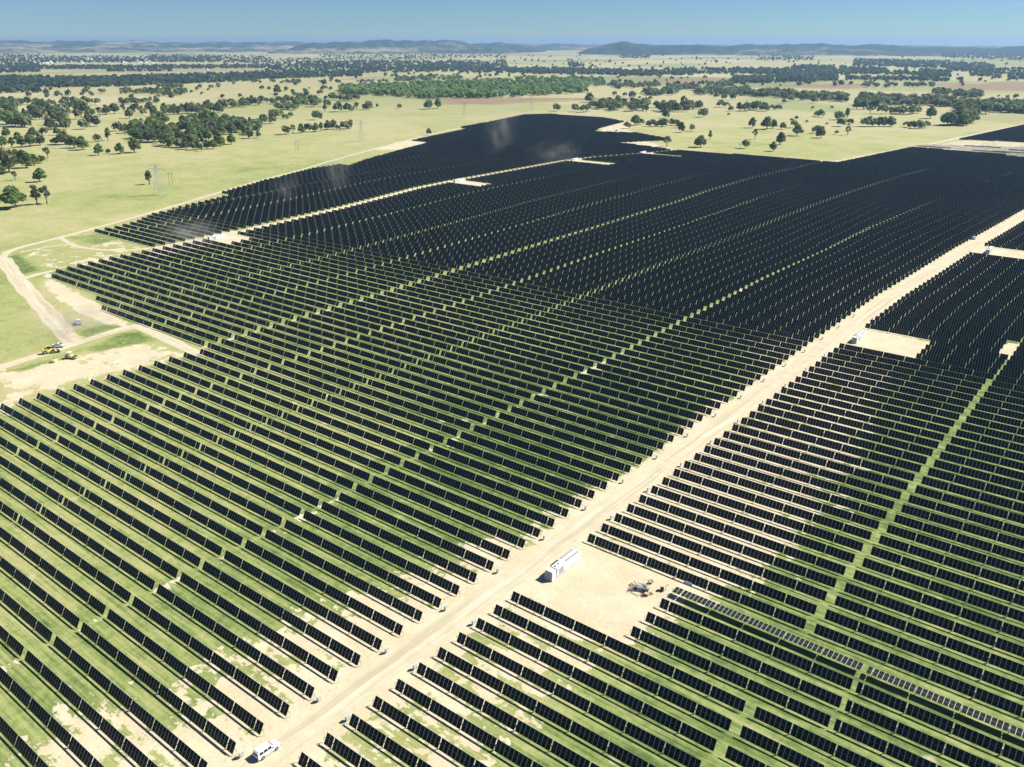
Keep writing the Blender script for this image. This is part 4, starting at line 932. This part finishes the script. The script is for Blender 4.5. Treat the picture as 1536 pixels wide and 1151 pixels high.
for (x, y, lab) in ((257, 278, 'dark twin timber power pole right of the nearest pylon'), (446, 226, 'thin twin timber power pole left of the second pylon')):
    r = empty('power_pole', (*px(x, y), 0), ang-math.pi/2); tag(r, lab, 'power pole')
    for s in (-1.6, 1.6):
        m = MB(); m.tube((s, 0, -.3), (s, 0, 11.5), .17, .12, n=7); m.build('pole', M['trunk'], r)
    m = MB(); m.box(-3.2, 3.2, -.1, .1, 10.6, 10.85); m.build('cross_arm', M['trunk'], r)
p = px(324, 121.5); r = empty('farm_shed', (p[0], p[1], 0), -TH); tag(r, 'long white roofed shed in front of the dark far woods', 'shed')
m = MB(); m.box(-22, 22, -8, 8, 0, 5); m.build('wall', M['white'], r); m = MB()
m.poly([(-22.5, -8.5, 5), (22.5, -8.5, 5), (22.5, 0, 8), (-22.5, 0, 8)]); m.poly([(-22.5, 0, 8), (22.5, 0, 8), (22.5, 8.5, 5), (-22.5, 8.5, 5)]); m.poly([(-22.5, -8.5, 5), (-22.5, 0, 8), (-22.5, 8.5, 5)]); m.poly([(22.5, 8.5, 5), (22.5, 0, 8), (22.5, -8.5, 5)]); m.build('roof', M['roof_iron'], r)
m = MB(); m.box(-6, 6, -8.12, -8.0, 0, 4); m.build('door', M['grey'], r)
m = MB()
for k in range(120):
    if k < 85: x, y = RS.uniform(45, 235), RS.uniform(84.5, 96)
    else: x, y = RS.uniform(270, 740), RS.uniform(88, 106)
    p = px(x, y); s = RS.uniform(5, 9); a = RS.uniform(0, 3.14); Mx = Matrix.Translation((p[0], p[1], 0)) @ Matrix.Rotation(a, 4, 'Z')
    m.box(-s, s, -s*.55, s*.55, 0, 4.2, M=Mx); m.box(-s-.4, s+.4, -s*.6, s*.6, 4.2, 7.0, M=Mx, top=(s*.5, s*.5, s*.55, s*.55))
o = m.build('town_houses', M['white']); tag(o, 'pale specks of a distant town among the woods on the left', 'town', None, 'stuff')

# ------------------------------------------------------------------ air: haze and drifting dust
def vol_material(name, dens, colr, noise=None):
    m = D.materials.new(name); m.use_nodes = True; t = m.node_tree; t.nodes.clear(); out = t.nodes.new('ShaderNodeOutputMaterial'); v = t.nodes.new('ShaderNodeVolumePrincipled')
    v.inputs['Color'].default_value = (*colr, 1); v.inputs['Density'].default_value = dens; v.inputs['Anisotropy'].default_value = .2
    t.links.new(v.outputs[0], out.inputs['Volume'])
    if noise:
        tc = t.nodes.new('ShaderNodeTexCoord'); n = t.nodes.new('ShaderNodeTexNoise'); n.inputs['Scale'].default_value = noise; n.inputs['Detail'].default_value = 3
        t.links.new(tc.outputs['Object'], n.inputs['Vector'])
        ln = t.nodes.new('ShaderNodeVectorMath'); ln.operation = 'LENGTH'; t.links.new(tc.outputs['Object'], ln.inputs[0])
        fo = t.nodes.new('ShaderNodeMapRange'); fo.inputs['From Min'].default_value = 1.0; fo.inputs['From Max'].default_value = .1; t.links.new(ln.outputs['Value'], fo.inputs['Value'])
        ns = t.nodes.new('ShaderNodeMapRange'); ns.inputs['From Min'].default_value = .42; ns.inputs['From Max'].default_value = .72; t.links.new(n.outputs[0], ns.inputs['Value'])
        a = t.nodes.new('ShaderNodeMath'); a.operation = 'MULTIPLY'; t.links.new(fo.outputs[0], a.inputs[0]); t.links.new(ns.outputs[0], a.inputs[1])
        b = t.nodes.new('ShaderNodeMath'); b.operation = 'MULTIPLY'; t.links.new(a.outputs[0], b.inputs[0]); b.inputs[1].default_value = dens; t.links.new(b.outputs[0], v.inputs['Density'])
    return m
m = MB(); m.box(-18000, 18000, -3600, 18000, -6, 150); o = m.build('haze', vol_material('haze_air', 6.0e-5, (.40, .64, 1.0))); tag(o, 'thin blue haze over the whole plain', 'haze', None, 'stuff')
def dust(x, y, rx_, ry_, rz_, dens, lab, z=0, rot=0):
    import bmesh as bm_
    b = bm_.new(); bm_.ops.create_icosphere(b, subdivisions=3, radius=1.0); me = D.meshes.new('dust_plume'); b.to_mesh(me); b.free()
    me.materials.append(vol_material('dust_air', dens, (.93, .88, .78), 2.2)); p = px(x, y)
    o = link('dust_plume', me); o.location = (p[0], p[1], rz_*.75+z); o.scale = (rx_, ry_, rz_); o.rotation_euler = (0, 0, rot); tag(o, lab, 'dust', None, 'stuff')
dust(118, 500, 24, 17, 8, .075, 'pale dust drifting behind the white utility', 0, .5)
dust(285, 365, 36, 18, 10, .04, 'pale dust blowing over the left service road pad')
for k, (x, y, a, b, c, d) in enumerate(((503, 290, 9, 24, 28, .022), (516, 284, 7, 18, 20, .016), (757, 222, 10, 48, 48, .015), (744, 232, 9, 42, 30, .011), (430, 306, 9, 22, 16, .02), (833, 247, 34, 48, 16, .008))):
    dust(x, y, a, b, c, d, ['thin upright dust wisp over the left service road', 'smaller dust wisp right of the thin upright wisp', 'tall thin dust wisp rising over the far panels', 'short dust wisp left of the tall one over far panels', 'faint dust wisp nearest the left service road pad', 'low faint dust over panels by the third left pad'][k], 0, .3)

# ------------------------------------------------------------------ light
SUN = Vector((.6, .8, 1.0)).normalized()
el = math.asin(SUN.z); az = math.atan2(SUN.x, SUN.y)
l = D.lights.new('sun', 'SUN'); l.energy = 4.8; l.angle = R(.53); l.color = (1, .965, .87); so = D.objects.new('sun', l); C.objects.link(so); so.rotation_euler = SUN.to_track_quat('Z', 'Y').to_euler(); so.location = (0, 0, 400)
w = D.worlds.new('World'); sc.world = w; w.use_nodes = True; nt = w.node_tree; bg = nt.nodes['Background']
sky = nt.nodes.new('ShaderNodeTexSky'); sky.sky_type = 'NISHITA'; sky.sun_disc = False; sky.sun_elevation = el; sky.sun_rotation = az; sky.altitude = 2500; sky.air_density = 1.0; sky.dust_density = 0.0; sky.ozone_density = 4.0
tn = nt.nodes.new('ShaderNodeMix'); tn.data_type = 'RGBA'; tn.blend_type = 'MULTIPLY'; tn.inputs[0].default_value = 1.0; tn.inputs[7].default_value = (.58, .77, .96, 1); nt.links.new(sky.outputs[0], tn.inputs[6]); nt.links.new(tn.outputs[2], bg.inputs[0]); bg.inputs[1].default_value = .055
vs = sc.view_settings; vs.view_transform = 'Standard'; vs.look = 'None'; vs.gamma = 1; vs.exposure = .78
sc.render.engine = 'CYCLES'; sc.cycles.use_denoising = True; sc.cycles.max_bounces = 5; sc.cycles.volume_bounces = 0; sc.cycles.transparent_max_bounces = 8
